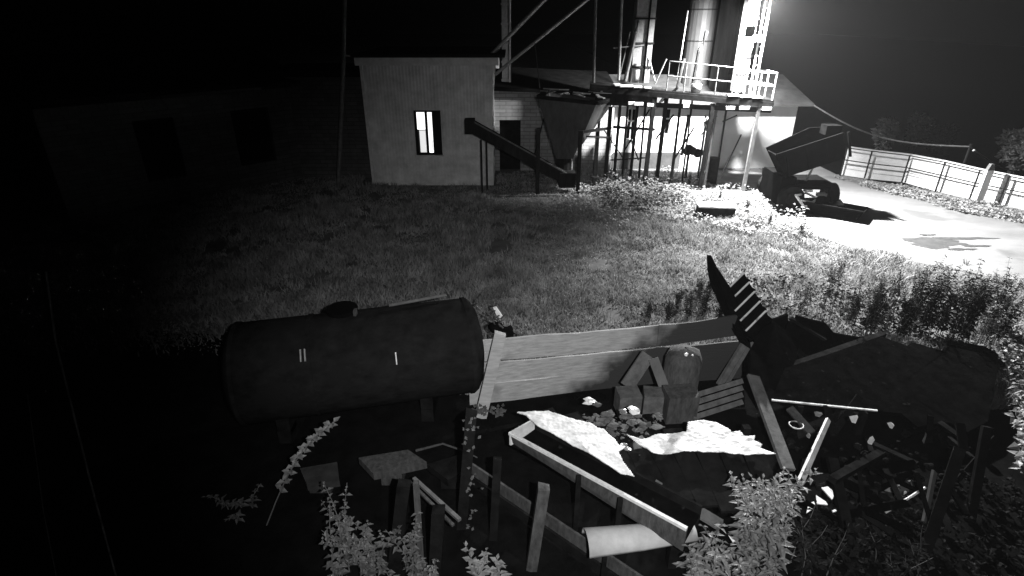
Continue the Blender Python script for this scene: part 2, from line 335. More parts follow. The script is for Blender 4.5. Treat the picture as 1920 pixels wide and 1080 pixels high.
# low broad-leaved cover
def cover(name, pts, n, L0, L1, hmax, m, label):
    lf = MB(); xs = [p[0] for p in pts]; ys = [p[1] for p in pts]; k = 0
    X = np.array([0.0]); 
    while k < n:
        x = random.uniform(min(xs), max(xs)); y = random.uniform(min(ys), max(ys))
        if not inpoly(np.array([x]), np.array([y]), pts)[0]: continue
        if mnoise.noise(V(x * .8 + 9, y * .8, 7)) < random.uniform(-.6, .25): continue
        hh = hmax * max(0.15, min(1, .55 + .8 * mnoise.noise(V(x * 1.1, y * 1.1, 3)))) * random.uniform(.2, 1)
        a = random.uniform(0, 6.28); L = random.uniform(L0, L1)
        d = V(math.cos(a), math.sin(a), random.uniform(-.5, .4)).normalized(); n_ = (V(0, 0, 1) - d * d.z + V(random.uniform(-.5, .5), random.uniform(-.5, .5), 0)).normalized()
        lf.leaf(V(x, y, hh), d, n_, L, L * random.uniform(.5, .9)); k += 1
    o = lf.build(name, m); return tag(o, label, 'weeds', kind='stuff')
cover('weed_cover', [G(1010, 385), G(1120, 345), G(1250, 318), G(1330, 350), G(1440, 372), G(1500, 400), G(1530, 440), G(1440, 448), G(1300, 425), G(1180, 430), G(1060, 440)], 6000, .06, .15, .40, M_leaf, 'low broad-leaved weeds under the platform and round the machine')
cover('weed_strip', [G(1560, 333), G(1700, 352), G(1800, 374), G(1950, 402), G(1950, 425), G(1800, 400), G(1700, 372), G(1600, 347)], 2600, .06, .14, .28, M_leaf, 'low weeds along the foot of the yard fence')
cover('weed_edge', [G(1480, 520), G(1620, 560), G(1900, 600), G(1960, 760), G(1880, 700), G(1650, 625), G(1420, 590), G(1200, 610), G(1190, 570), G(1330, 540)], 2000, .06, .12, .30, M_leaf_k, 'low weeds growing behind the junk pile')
cover('weed_corner', [G(1880, 640), G(1990, 640), G(2000, 900), G(1900, 900), G(1890, 780)], 1800, .08, .18, .7, M_leaf, 'leafy weeds at the right edge of the picture beside the dark panel')
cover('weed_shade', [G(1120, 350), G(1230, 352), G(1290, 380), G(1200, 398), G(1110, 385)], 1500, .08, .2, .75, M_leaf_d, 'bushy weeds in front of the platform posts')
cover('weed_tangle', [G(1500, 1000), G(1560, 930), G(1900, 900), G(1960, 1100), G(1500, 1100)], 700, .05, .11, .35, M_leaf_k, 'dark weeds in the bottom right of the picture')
GRP = 'tall weeds behind the junk pile'
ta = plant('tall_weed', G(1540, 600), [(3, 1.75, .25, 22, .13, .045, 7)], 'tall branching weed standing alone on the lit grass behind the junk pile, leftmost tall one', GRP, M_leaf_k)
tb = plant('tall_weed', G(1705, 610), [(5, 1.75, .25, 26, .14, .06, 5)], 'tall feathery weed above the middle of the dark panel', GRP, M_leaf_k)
tc_ = plant('tall_weed', G(1760, 625), [(7, 1.35, .3, 20, .14, .07, 4)], 'tall thin weed above the right half of the dark panel', GRP, M_leaf_k)
lab = 'dark leafy weed in the thicket behind the dark panel'
for i, (px, py, s) in enumerate([(1500, 600, .5), (1590, 610, .55), (1630, 612, .7), (1660, 620, .75), (1735, 625, .8), (1800, 640, .95), (1835, 650, .9), (1620, 630, .6), (1690, 640, .75), (1780, 650, .8), (1860, 640, .75), (1820, 600, .7)]):
    copy_tree([ta, tb, tc_][i % 3], G(px, py), i * 1.3, s * 1.25, ['short weed touching the left tip of the ragged felt', 'short weed over the notch of the ragged felt', 'weed just right of the felt notch', 'weed over the upper end of the ridge beam', 'weed a little left of the right felt corner', 'taller weed directly over the folded felt corner', 'weed right of the folded felt corner', 'small weed between the felt and the ridge beam end', 'dense weed beside the ridge beam end', 'low dense weed against the folded felt corner', 'weed at the far right end of the thicket', 'weed standing highest up the slope on the right of the thicket'][i], 'thicket of weeds behind the dark panel')
for i, (px, py, s) in enumerate([(1215, 600, .4), (1250, 605, .45), (1290, 600, .5), (1320, 590, .55), (1345, 605, .5), (1270, 580, .4), (1310, 560, .4)]):
    copy_tree([tb, tc_][i % 2], G(px, py), i * 2.1, s, ['leftmost low weed behind the plank wall', 'second low weed from the left behind the plank wall', 'low weed behind the dark half of the plank wall, in the middle', 'low weed left of the pointed board foot', 'low weed hidden by the pointed board', 'small weed a step behind the second low weed', 'small weed left of the pointed board tip, farthest from the wall'][i], 'weeds behind the plank wall')
for i, (px, py, s) in enumerate([(1475, 385, .4), (1440, 425, .35), (1500, 440, .3), (1430, 360, .4), (1230, 345, .45), (1290, 350, .45), (1180, 360, .4), (1350, 375, .3), (1400, 395, .35)]):
    copy_tree([tc_, tb][i % 2], G(px, py), i * 1.7, s, ['weed at the left rear foot of the tipped trailer', 'weed at the yard edge below the tipped trailer', 'lowest weed at the yard edge, below the steel bucket', 'weed left of the trailer near the right platform post', 'weed at the foot of the thick middle platform post', 'weed between the middle platform posts', 'weed at the leftmost of the platform posts', 'weed just behind the low block with the pale top', 'weed right of the low block with the pale top'][i], 'weeds at the yard edge')
# foreground nettles
def big(name, px, py, z, specs, label, m, spread=.2, cat='weed'): return plant(name, G(px, py, z), specs, label, None, m, cat, spread)
big('nettle_clump', 1415, 1050, 0, [(14, 1.4, .3, 20, .2, .08, 2)], 'large pale nettle clump in front of the junk pile, the tallest foreground plant', M_leaf_b, .24)
big('nettle_clump', 1345, 1110, 0, [(16, .75, .45, 15, .18, .075, 1)], 'low pale nettles beside the rolled metal sheet', M_leaf_b, .3)
big('nettle_clump', 1520, 1075, 0, [(6, .8, .35, 12, .16, .07, 1)], 'dim nettle clump right of the tallest foreground plant', M_leaf_k, .2)
big('nettle_clump', 1690, 1080, 0, [(5, .6, .3, 10, .15, .06, 1)], 'dark short nettles near the bottom right stake', M_leaf_k, .25)
big('vine_weed', 675, 1085, 0, [(11, 1.1, .4, 14, .13, .08, 1)], 'grey leafy weed left of the dark stake at the bottom', M_mid, .28)
big('vine_weed', 780, 1105, 0, [(8, .95, .3, 13, .13, .07, 1)], 'grey leafy weed right of the dark stake at the bottom', M_mid, .22)
big('vine_weed', 905, 1110, 0, [(5, .35, .3, 8, .15, .08, 1)], 'low weed sprouting at the bottom below the lower planks', M_leaf, .25)
sp = thing('leaning_sprig', G(500, 985), 'long leafy sprig leaning up to the right below the tank', 'weed'); st = MB(); lf = MB()
p0 = G(500, 985); p1 = P(628, 790, 5.6); pts = [p0.lerp(p1, t) + V(0, 0, .25 * math.sin(t * 3.14)) for t in [i / 6 for i in range(7)]]
st.tube(pts, .01, 5, .004)
for k in range(46):
    t = .25 + .75 * k / 46; i = min(int(t * 6), 5); p = pts[i].lerp(pts[i + 1], t * 6 - i); a = k * 2.4; d = V(math.cos(a), math.sin(a) - .4, .2).normalized(); lf.leaf(p, d, (V(0, -.5, 1) - d * .3).normalized(), .11, .07)
st.build('stem', M_stem, sp); lf.build('foliage', M_leaf_b, sp)
big('vine_weed', 450, 960, 0, [(4, .4, .3, 9, .12, .06, 0)], 'faint small weed left of the leaning sprig', M_leaf_d, .2)
big('dim_bush', 335, 640, 0, [(5, .8, .3, 12, .14, .06, 1)], 'faint bush in the dark left of the tank', M_leaf_d, .3)
# far trees
def tree(px, py, Y, h, rad, label, n=1400, m=M_leaf_d):
    b = P(px, py, Y); b.z = 0; o = thing('deciduous_tree', b, label, 'tree', 'trees beyond the yard fence'); tr = MB(); cr = MB()
    tr.tube([b, b + V(.1, 0, h * .4), b + V(-.1, .1, h * .85)], .16, 8, .04)
    lobes = []
    for _ in range(9):
        c = b + V(random.uniform(-1, 1) * rad * .7, random.uniform(-1, 1) * rad * .6, h * random.uniform(.4, .95)); lobes.append((c, rad * random.uniform(.3, .55)))
        tr.tube([b + V(0, 0, h * .4), (b + V(0, 0, h * .5)).lerp(c, .6), c], .05, 5, .015)
    for _ in range(n):
        c, r_ = random.choice(lobes); d = V(random.gauss(0, 1), random.gauss(0, 1), random.gauss(0, 1)).normalized(); p = c + d * r_ * random.uniform(.5, 1.1)
        e = V(random.gauss(0, 1), random.gauss(0, 1), random.gauss(0, .6)).normalized(); q = e.cross(V(.3, .2, 1)).normalized(); cr.leaf(p, e, q, .22, .13)
    tr.build('trunk', M_bark, o); cr.build('crown', m, o)
tree(1655, 300, 25.5, 1.75, .5, 'dim bushy tree behind the fence nearest the tipped trailer', 900, M_leaf)
tree(1700, 300, 26, 1.9, .42, 'thin dim tree second from the tipped trailer behind the fence', 800, M_leaf)
tree(1895, 320, 22.3, 1.9, .6, 'leafy tree at the far right edge beyond the fence', 1500, M_leaf)
tree(1930, 320, 21.8, 1.6, .5, 'leafy tree cut by the right edge of the picture beyond the fence', 900, M_leaf)
tree(1745, 310, 27, 1.3, .6, 'low dark tree between the thin tree and the utility pole', 500)

# ================================================================ shed with lit window
SY = 21.5; xl, xr, zt = -5.4, -0.72, 4.5
shed = thing('shed', (xl + 2.4, SY, 0), 'flat-roofed pale ribbed shed with one lit window', 'shed')
a0 = P(776, 207, SY); a1 = P(830, 290, SY)
hw = (a0.x - xl, a1.x - xl, a1.z, a0.z)
wall_mb((xl, SY), (xr, SY), 0, zt, .12, [hw]).build('front_wall', M_shed, shed)
for x_w in (xl + .06, xr - .06): MB().box((x_w, SY + 2.62, zt / 2), (.12, 5, zt)).build('side_wall', M_trim, shed)
MB().box((xl + 2.415, SY + 5.2, zt / 2), (4.83, .12, zt)).build('rear_wall', M_trim, shed)
rf = MB().box((xl + 2.45, SY + 2.5, zt + .22), (5.4, 5.8, .1)).build('roof', M_roof, shed)
MB().beam((xl - .15, SY - .3, zt + .08), (xr + .25, SY - .3, zt + .08), .05, .34).build('fascia', M_trim, rf)
MB().beam((xl - .5, SY - .05, zt + .22), (xl, SY - .3, zt + .2), .12, .05).build('flashing', M_trim, rf)
MB().box((xl - .01, SY - .03, zt / 2), (.1, .06, zt - .1)).build('corner_trim', M_trim, shed)
wn = thing('window', (0, 0, 0), None, None); wn.parent = shed; wn.location = (0, 0, 0)
for k in ('label', 'category'):
    if k in wn: del wn[k]
bpy.data.objects.remove(wn)
W0, W1, Z0, Z1 = a0.x, a1.x, a1.z, a0.z
fr = MB()
for x in (W0 + .03, W0 + (W1 - W0) * .44, W1 - .17): fr.box((x, SY + .02, (Z0 + Z1) / 2), (.09 if x < W1 - .3 else .3, .1, Z1 - Z0))
fr.box(((W0 + W1) / 2, SY + .021, Z0 + .03), (W1 - W0, .1, .07)).box(((W0 + W1) / 2, SY + .021, Z1 - .03), (W1 - W0, .1, .06))
wf = fr.build('window_frame', M_wood_d, shed)
wm = W0 + (W1 - W0) * .44
MB().box(((W0 + wm) / 2, SY + .05, Z0 + (Z1 - Z0) * .78), (wm - W0 - .1, .01, (Z1 - Z0) * .42)).build('lit_pane', M_lit, wf)
MB().box(((W0 + wm) / 2 + .04, SY + .05, Z0 + (Z1 - Z0) * .30), (wm - W0 - .2, .01, (Z1 - Z0) * .50)).build('lit_pane', M_lit2, wf)
MB().box(((wm + W1 - .3) / 2, SY + .05, (Z0 + Z1) / 2), (W1 - .3 - wm - .08, .012, Z1 - Z0 - .14)).build('lit_pane', M_lit, wf)
MB().box(((wm + W1 - .3) / 2 + .05, SY + .043, Z0 + .35), (W1 - .3 - wm - .2, .006, .4)).build('curtain', M_lit2, wf)
MB().box(((W0 + W1) / 2, SY - .05, Z0 - .04), (W1 - W0 + .1, .12, .05)).build('sill', M_trim, wf)

# dark annex left of the shed
annex = thing('brick_annex', (-8, 23, 0), 'dark brick block between the shed and the long low building', 'building')
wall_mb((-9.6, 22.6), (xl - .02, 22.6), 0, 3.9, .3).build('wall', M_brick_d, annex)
MB().box((-7.6, 24.6, 4.0), (4.3, 4.2, .2)).build('roof', M_roof, annex)
# long building at left
A = G(60, 214, 3.4); B = G(565, 168, 3.4); dAB = (B - A).normalized(); LL = (B - A).length
lb = thing('long_building', (A.x, A.y, 0), 'long low unlit building at the far left with black window openings', 'building')
hs = []
for (pa, pb) in ((245, 322), (430, 500)):
    def uof(px):
        best = min(range(0, 400), key=lambda i: abs((lambda q: 960 + FPX * q.x / (q.y * math.cos(PITCH) - (3 - CAM_H) * math.sin(PITCH)))(A + dAB * (LL * i / 400)) - px)); return LL * best / 400
    hs.append((uof(pa), uof(pb), .9, 2.9))
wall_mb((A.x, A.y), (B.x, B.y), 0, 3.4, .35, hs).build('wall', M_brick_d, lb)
nb = V(-dAB.y, dAB.x, 0)
r = MB(); r.slab([A + V(0, 0, .25) - nb * .35 - dAB * .4, B + V(0, 0, .25) - nb * .35 + dAB * .2, B + nb * 4 + V(0, 0, 1.3), A + nb * 4 + V(0, 0, 1.3)], (0, 0, .12)); r.build('roof', M_rust, lb)
MB().beam(A - nb * .33 + V(0, 0, .05), B - nb * .33 + V(0, 0, .05), .06, .22).build('fascia', M_wood, lb)
for h in hs:
    c = A + dAB * ((h[0] + h[1]) / 2) + nb * .2; s0 = A + dAB * h[0] + nb * .2; s1 = A + dAB * h[1] + nb * .2
    f = MB(); f.beam((s0.x, s0.y, .95), (s1.x, s1.y, .95), .08, .1).beam((s0.x, s0.y, 2.85), (s1.x, s1.y, 2.85), .08, .1).beam((c.x, c.y, 1.0), (c.x, c.y, 2.8), .06, .06)
    wfr = f.build('window', M_wood_d, lb); MB().slab([(s0.x, s0.y + .05, .95), (s1.x, s1.y + .05, .95), (s1.x, s1.y + .05, 2.85), (s0.x, s0.y + .05, 2.85)], (0, .01, 0)).build('pane', M_black, wfr)
# pole left of the shed
pb = G(642, 345); one('metal_pole', MB().tube([(pb.x, pb.y - .6, 0), P(644, 120, pb.y - .6), P(646, 0, pb.y - .6), P(647, -60, pb.y - .6)], .075, 10), M_wood_g, 'tall thin pole standing left of the shed', 'pole')

# ================================================================ brick building and white building under the platform
bb = thing('brick_building', (1.5, 23.8, 0), 'whitewashed brick building with a dark doorway behind the hopper', 'building')
dx0, dx1 = P(937, 300, 23.8).x, P(976, 300, 23.8).x
wall_mb((-1.2, 23.8), (4.2, 23.8), 0, 3.25, .4, [(dx0 + 1.2, dx1 + 1.2, 0, P(950, 225, 23.8).z)]).build('wall', M_brick, bb)
MB().box((1.5, 26.0, 1.6), (5.2, .3, 3.2)).build('rear_wall', M_brick_d, bb)
MB().slab([(-1.5, 23.45, 3.33), (4.3, 23.45, 3.1), (4.3, 27, 3.6), (-1.5, 27, 3.85)], (0, 0, .12)).build('roof', M_roof, bb)
MB().box(((dx0 + dx1) / 2, 24.1, 1.0), (dx1 - dx0 + .1, .05, 2.2)).build('door', M_wood_d, bb)
MB().beam((dx1 + .5, 23.74, .3), (dx1 + .95, 23.74, 2.2), .05, .05).build('pipe', M_wood_d, bb)
wb = thing('plaster_building', (8, 24, 0), 'floodlit white plastered building behind the raised platform', 'building')
holes = []
for (p0_, p1_, q0, q1) in ((1176, 1192, 205, 262), (1240, 1256, 205, 252)):
    xa, xb = P(p0_, 240, 24.2).x, P(p1_, 240, 24.2).x; holes.append((xa - 4.25, xb - 4.25, P(1200, q1, 24.2).z, P(1200, q0, 24.2).z))
XR = 11.9
wall_mb((4.25, 24.2), (XR, 24.2), .0, 2.62, .35, holes).build('wall', M_plast, wb)
MB().box((5.8, 24.15, .35), (2.9, .08, .7)).build('plinth', M_roof_l, wb)
wall_mb((XR, 24.56), (XR + .01, 30), .0, 2.62, .35).build('end_wall', M_plast, wb)
r = MB(); r.slab([(4.15, 23.75, 2.66), (XR + .45, 23.75, 2.66), (XR + .45, 27.2, 3.5), (4.15, 27.2, 3.5)], (0, 0, .08)); r.slab([(4.15, 27.2, 3.5), (XR + .45, 27.2, 3.5), (XR + .45, 30.5, 2.66), (4.15, 30.5, 2.66)], (0, 0, .08)); r.build('roof', M_roof_l, wb)
for (u0, u1, z0, z1) in holes:
    f = MB(); f.box((4.25 + (u0 + u1) / 2, 24.4, (z0 + z1) / 2), (.05, .05, z1 - z0)).box((4.25 + (u0 + u1) / 2, 24.4, z0 + (z1 - z0) * .6), (u1 - u0, .05, .05))
    w_ = f.build('window', M_trim, wb); MB().box((4.25 + (u0 + u1) / 2, 24.45, (z0 + z1) / 2), (u1 - u0, .02, z1 - z0)).build('pane', M_black, w_)

# ================================================================ conveyor chute
c0 = P(884, 236, 20.4); c1 = P(1068, 338, 20.6)
cv = thing('conveyor', (c0.x, 20.4, 0), 'long dark grain conveyor sloping down to the hopper outlet', 'conveyor')
MB().beam(c0, c1, .3, .42).build('trough', M_hop, cv); MB().beam(c0 + V(0, -.16, .22), c1 + V(0, -.16, .22), .04, .05).build('edge_rail', M_wood_g, cv)
MB().box(c0 + V(-.05, 0, 0), (.35, .4, .5)).build('head_box', M_hop, cv)
for px in (902, 912): 
    q = P(px, 262, 20.35 + (px - 902) * .03); MB().beam(q, (q.x, q.y, 0), .06, .06).build('leg', M_steel, cv)
MB().box(c1 + V(-.1, 0, .05), (.6, .5, .55)).build('tail_box', M_hop, cv)
# ================================================================ hopper
HY = 20.2
TL = P(1008, 184, HY); TR = P(1118, 196, HY - .1); TRb = P(1155, 186, HY + 1.7); TLb = P(1030, 172, HY + 1.9)
BL = P(1042, 298, HY + .6); BR = P(1074, 298, HY + .6); BRb = BR + V(.05, .5, 0); BLb = BL + V(0, .5, 0)
hp = thing('hopper', ((TL.x + TR.x) / 2, HY + .8, 0), 'big dark funnel-shaped grain hopper on steel legs with rubbish on its rim', 'hopper')
h = MB(); th_ = V(0, .03, 0)
h.slab([TL, BL, BR, TR], (0, .03, 0)); h.slab([TR, BR, BRb, TRb], (-.03, 0, 0)); h.slab([TRb, BRb, BLb, TLb], (0, -.03, 0)); h.slab([TLb, BLb, BL, TL], (.03, 0, 0))
h.build('cone', M_cone, hp)
rm = MB()
for a_, b_ in ((TL, TR), (TR, TRb), (TRb, TLb), (TLb, TL)): rm.beam(a_ + V(0, 0, .04), b_ + V(0, 0, .04), .09, .12)
rm.build('rim', M_rust, hp)
q = BL.lerp(BR, .5) + V(0, .25, 0); MB().tube([q, q + V(0, 0, -.35), q + V(.05, 0, -.75)], .3, 12, .24).build('spout', M_hop, hp)
MB().tube([q + V(.3, -.1, -.05), q + V(.3, -.12, -.5), q + V(.36, -.12, -.75)], .035, 8).build('lever', M_gal, hp)
for (px, py, yb) in ((1010, 240, 20.3), (1089, 245, 20.1), (1121, 240, 21.2), (1145, 200, 21.5), (1048, 300, 21.8)):
    t_ = P(px, py, yb); MB().beam((t_.x, yb, 0), t_, .13, .13).build('leg', M_steel, hp)
MB().beam(P(1089, 248, 20.1), P(1145, 240, 21.4), .07, .09).build('brace', M_steel, hp)
MB().beam(P(1100, 256, 20.2), P(1145, 258, 21.4), .05, .06).build('brace', M_steel, hp)
MB().beam(P(1108, 330, 20.3), P(1145, 338, 21.3), .05, .06).build('brace', M_steel, hp)
junkt = MB()
for i in range(14):
    t = i / 13; c = TL.lerp(TR, t) + V(.35, .5 + random.random() * .8, .12 + random.random() * .12); a = random.uniform(0, 6.28); junkt.beam(c, c + V(math.cos(a) * .7, math.sin(a) * .3, random.uniform(-.05, .1)), .12, .03)
one('scrap_boards', junkt, M_gal, 'pale scrap boards lying across the hopper rim', 'scrap')

# ================================================================ raised platform
pf = thing('raised_platform', (7, 21.3, 0), 'long raised steel platform on posts with a railing', 'platform')
def lerp(a, b, t): return a + (b - a) * t
def deck_top(px): t = (px - 1110) / 340.0; return P(px, lerp(158, 188, t), lerp(21.2, 20.6, t))
dk = MB(); dA, dB = deck_top(1108), deck_top(1452)
dk.slab([dA, dB, dB + V(.12, 1.1, 0), dA + V(.12, 1.1, 0)], (0, 0, -.07)); dk.build('deck', M_steel, pf)
MB().beam(dA + V(0, .02, -.16), dB + V(0, .02, -.16), .1, .17).build('front_beam', M_steel, pf)
MB().beam(dA + V(0, .12, -.62), dB + V(0, .12, -.36), .1, .16).beam(dA + V(.1, 1.0, -.2), dB + V(.1, 1.0, -.2), .1, .25).build('lower_beam', M_steel, pf)
MB().slab([deck_top(1118) + V(0, .06, -.24), deck_top(1235) + V(0, .06, -.24), deck_top(1235) + V(0, .06, -.52), deck_top(1118) + V(0, .06, -.55)], (0, .02, 0)).build('side_panel', M_hop, pf)
for (px, pyb, w_, yo) in ((1171, 330, .1, .5), (1209, 322, .1, .9), (1229, 338, .14, 0), (1244, 318, .08, 1.3), (1263, 322, .13, .8), (1301, 318, .07, 1.4), (1340, 348, .13, 0), (1350, 345, .08, .1), (1427, 352, .12, 0)):
    t_ = deck_top(px) + V(0, yo + .05, -.3); MB().beam((t_.x - .02, t_.y, 0), t_, w_, w_).build('post', M_gal if px == 1427 else M_wood_g if px == 1350 else M_steel, pf)
MB().beam(P(1150, 238, 21.3), P(1228, 243, 21.2), .07, .09).build('brace', M_steel, pf)
MB().beam(P(1171, 282, 21.3), P(1218, 205, 21.2), .05, .05).build('brace', M_steel, pf)
MB().beam(P(1183, 262, 21.3), P(1197, 300, 21.3), .05, .05).build('brace', M_steel, pf)
MB().beam(P(1240, 190, 21.1), P(1270, 165, 21.0), .08, .08).build('brace', M_steel, pf)
MB().beam(P(1291, 215, 21.6), P(1278, 292, 21.4), .09, .05).build('brace', M_steel, pf)
MB().beam(P(1351, 333, 20.8), P(1390, 252, 20.8), .04, .04).build('brace', M_steel, pf)
MB().beam(P(1355, 228, 20.9), P(1382, 216, 20.9), .04, .04).build('brace', M_steel, pf)
MB().beam(P(1228, 205, 21.1), P(1252, 172, 21.05), .07, .07).build('brace', M_gal, pf)
rl = MB()
def rail(px0, px1, t0, t1, yoff=0, mb=rl, r=.022):
    a_ = deck_top(px0) + V(0, yoff, t0); b_ = deck_top(px1) + V(0, yoff, t1); mb.tube([a_, b_], r, 6)
rail(1250, 1372, .98, .95, .05); rail(1250, 1372, .5, .48, .05)
for px in (1250, 1282, 1340, 1372):
    a_ = deck_top(px) + V(0, .05, 0); rl.tube([a_, a_ + V(0, 0, .97)], .022, 6)
rl.build('railing', M_wood_g, pf)
r2 = MB(); e0 = deck_top(1394) + V(0, .02, 0); e1 = deck_top(1448) + V(0, .02, 0); e2 = deck_top(1448) + V(.15, 1.05, 0); e3 = deck_top(1392) + V(.15, 1.05, 0)
for a_, b_ in ((e0, e1), (e1, e2), (e3, e2)):
    for z in (.45, .88): r2.tube([a_ + V(0, 0, z), b_ + V(0, 0, z)], .03, 6)
for a_ in (e0, e0.lerp(e1, .5), e1, e2, e3, e3.lerp(e2, .5)): r2.tube([a_, a_ + V(0, 0, .9)], .03, 6)
r2.build('end_railing', M_white, pf)
for (px, yo, w_) in ((1190, 1.0, .07), (1219, .5, .07), (1283, .3, .08), (1316, 1.0, .06), (1385, 1.0, .06), (1132, .6, .08)):
    t_ = deck_top(px) + V(0, yo, -.25); MB().beam((t_.x + .03, t_.y, 0), t_, w_, w_).build('post', M_steel, pf)
for a_, b_ in ((P(1130, 240, 21.6), P(1171, 300, 21.6)), (P(1229, 262, 21.3), P(1263, 215, 21.6)), (P(1263, 300, 21.6), P(1301, 240, 21.9)), (P(1145, 300, 21.6), P(1209, 296, 21.8))): MB().beam(a_, b_, .045, .045).build('brace', M_steel, pf)
for a_, b_ in ((P(1160, 150, 21.5), P(1181, 60, 21.9)), (P(1270, 150, 22.0), P(1290, 20, 23)), (P(1228, 158, 21.5), P(1250, 110, 21.6)), (P(1150, 90, 21.5), P(1216, 84, 22))): MB().tube([a_, b_], .025, 6).build('strut', M_wood_g, pf)
# bits lying on the deck edges
for i, (px, w_, dz) in enumerate([(1158, .25, .05), (1175, .5, .04), (1195, .3, .05), (1215, .22, .05), (1375, .4, .05), (1400, .5, .05), (1420, .35, .05)]):
    c = deck_top(px) + V(0, .1, dz); one('pale_board', MB().box(c, (w_, .3, .05), Matrix.Rotation(random.uniform(-.2, .2), 3, 'Z')), M_white, ['short pale board at the left end of the platform edge', 'longest pale board on the left part of the platform', 'pale board left of the narrow elevator foot', 'small pale board right of the narrow elevator foot', 'pale board below the lit tower', 'pale board at the ladder foot', 'pale board under the bright end railing'][i], 'board', 'pale boards on the platform')
for i, (px, w_, dz) in enumerate([(1186, .22, -.52), (1200, .32, -.52), (1222, .22, -.52), (1289, .2, -.45), (1372, .3, -.38), (1398, .35, -.34), (1440, .3, -.3)]):
    c = deck_top(px) + V(0, -.03, dz); MB().box(c, (w_, .1, .1)).build('bracket', M_white, pf)
bk = deck_top(1307) + V(0, .2, 0); bo = thing('metal_bucket', bk, 'shiny bucket standing on the platform behind the railing', 'bucket')
MB().tube([bk + V(0, 0, .02), bk + V(0, 0, .3)], .16, 14, .2).build('body', M_gal, bo, True); MB().tube([bk + V(.2 * math.cos(t), 0, .3 + .16 * math.sin(t)) for t in [i * math.pi / 8 for i in range(9)]], .012, 5).build('handle', M_steel, bo)

# elevators, bins, tower
def column(name, px0, px1, pyb, Y, dep, m, label, cat, zt=9.5):
    a_ = P(px0, pyb, Y); b_ = P(px1, pyb, Y); o = thing(name, ((a_.x + b_.x) / 2, Y, a_.z), label, cat)
    return o, a_, b_
o, a_, b_ = column('grain_elevator', 1182, 1216, 155, 22.0, .5, M_bin, 'narrow pale elevator casing above the left part of the platform', 'elevator')
MB().box(((a_.x + b_.x) / 2, 22.2, (a_.z + 9) / 2), (b_.x - a_.x, .5, 9 - a_.z)).build('casing', M_gal, o)
for z in (4.3, 5.1, 5.9, 6.7, 7.5): MB().box(((a_.x + b_.x) / 2, 21.93, z), (b_.x - a_.x + .08, .04, .06)).build('flange', M_steel, o); MB().beam((b_.x - .22, 21.92, a_.z), (b_.x - .22, 21.92, 9), .05, .06).build('seam', M_steel, o)
MB().tube([P(1172, 152, 21.7), P(1192, 60, 21.7), P(1197, 40, 21.9)], .07, 8).build('spout_pipe', M_wood_g, o)
MB().tube([P(1216, 108, 21.7), P(1228, 152, 21.7)], .03, 6).beam(P(1215, 108, 21.75), P(1213, 152, 21.75), .05, .05).build('stay', M_gal, o)
q = P(1160, 150, 21.5); one('platform_mast', MB().tube([q, P(1166, 0, 21.5), P(1168, -60, 21.5)], .05, 8), M_gal, 'thin pale mast left of the narrow elevator', 'mast')
q = P(1113, 155, 21.4); one('platform_mast', MB().tube([q, P(1117, 0, 21.4), P(1118, -60, 21.4)], .05, 8), M_wood_g, 'dim thin mast rising above the hopper edge', 'mast')
o = thing('storage_bin', P(1330, 168, 22.6), 'grey sheet-metal storage bins towering behind the railing', 'bin')
a_ = P(1288, 168, 22.6)
for i, (x0, x1, yy) in enumerate(((1288, 1338, 25.6), (1341, 1374, 25.2))):
    pa = P(x0, 120, yy); pb_ = P(x1, 120, yy); rr = (pb_.x - pa.x) / 2; MB().tube([((pa.x + pb_.x) / 2, yy + rr, 2.9), ((pa.x + pb_.x) / 2, yy + rr, 9.5)], rr, 20).build('bin_wall', M_bin, o, False)
bnd = MB()
for z in (5.0, 6.2, 7.4):
    pa = P(1288, 120, 25.6); pb_ = P(1338, 120, 25.6); rr = (pb_.x - pa.x) / 2; bnd.tube([((pa.x + pb_.x) / 2, 25.6 + rr, z), ((pa.x + pb_.x) / 2, 25.6 + rr, z + .05)], rr + .02, 20)
bnd.build('hoop', M_steel, o)
MB().tube([P(1270, 165, 21.9), P(1283, 110, 22.2)], .06, 8).tube([P(1300, 160, 21.9), P(1312, 95, 22.0), P(1325, 60, 22.3)], .09, 8).build('feed_pipe', M_steel, o)
o, a_, b_ = column('lit_tower', 1376, 1397, 172, 21.6, .5, M_white, 'narrow brightly lit elevator tower carrying the floodlight', 'tower')
MB().box(((a_.x + b_.x) / 2, 21.8, (a_.z + 9) / 2), (b_.x - a_.x, .4, 9 - a_.z)).build('casing', M_white, o)
for z in (4.15, 4.7, 5.3, 5.9, 6.5): MB().box(((a_.x + b_.x) / 2, 21.57, z), (b_.x - a_.x + .06, .05, .08)).build('flange', M_gal, o); MB().box(((a_.x + b_.x) / 2, 21.55, 5.5), ((b_.x - a_.x) * .8, .04, .35)).build('hatch', M_wood_g, o)
ld = thing('ladder', P(1410, 178, 21.3), 'bright steel ladder beside the lit tower', 'ladder'); l1 = P(1404, 180, 21.3); l2 = P(1413, 180, 21.0)
lm = MB(); lm.tube([l1, (l1.x, l1.y, 8.5)], .03, 6).tube([l2, (l2.x, l2.y, 8.5)], .04, 6); lm.build('rail', M_white, ld)
lm = MB()
for i in range(16): lm.tube([(l1.x, l1.y, l1.z + .15 + i * .3), (l2.x, l2.y, l1.z + .15 + i * .3)], .015, 5)
lm.build('rungs', M_gal, ld)
MB().box(P(1421, 72, 21.1), (.28, .2, .2)).build('junction_box', M_white, ld)
fh = thing('floodlight', FLOOD + V(0, .25, .15), 'glaring yard floodlight at the top of the lit tower', 'floodlight')
dirf = (V(12, 17, 0) - FLOOD).normalized(); rot = dirf.to_track_quat('-Z', 'Y').to_matrix()
MB().box(FLOOD - dirf * .22, (.55, .42, .16), rot).build('housing', M_steel, fh)
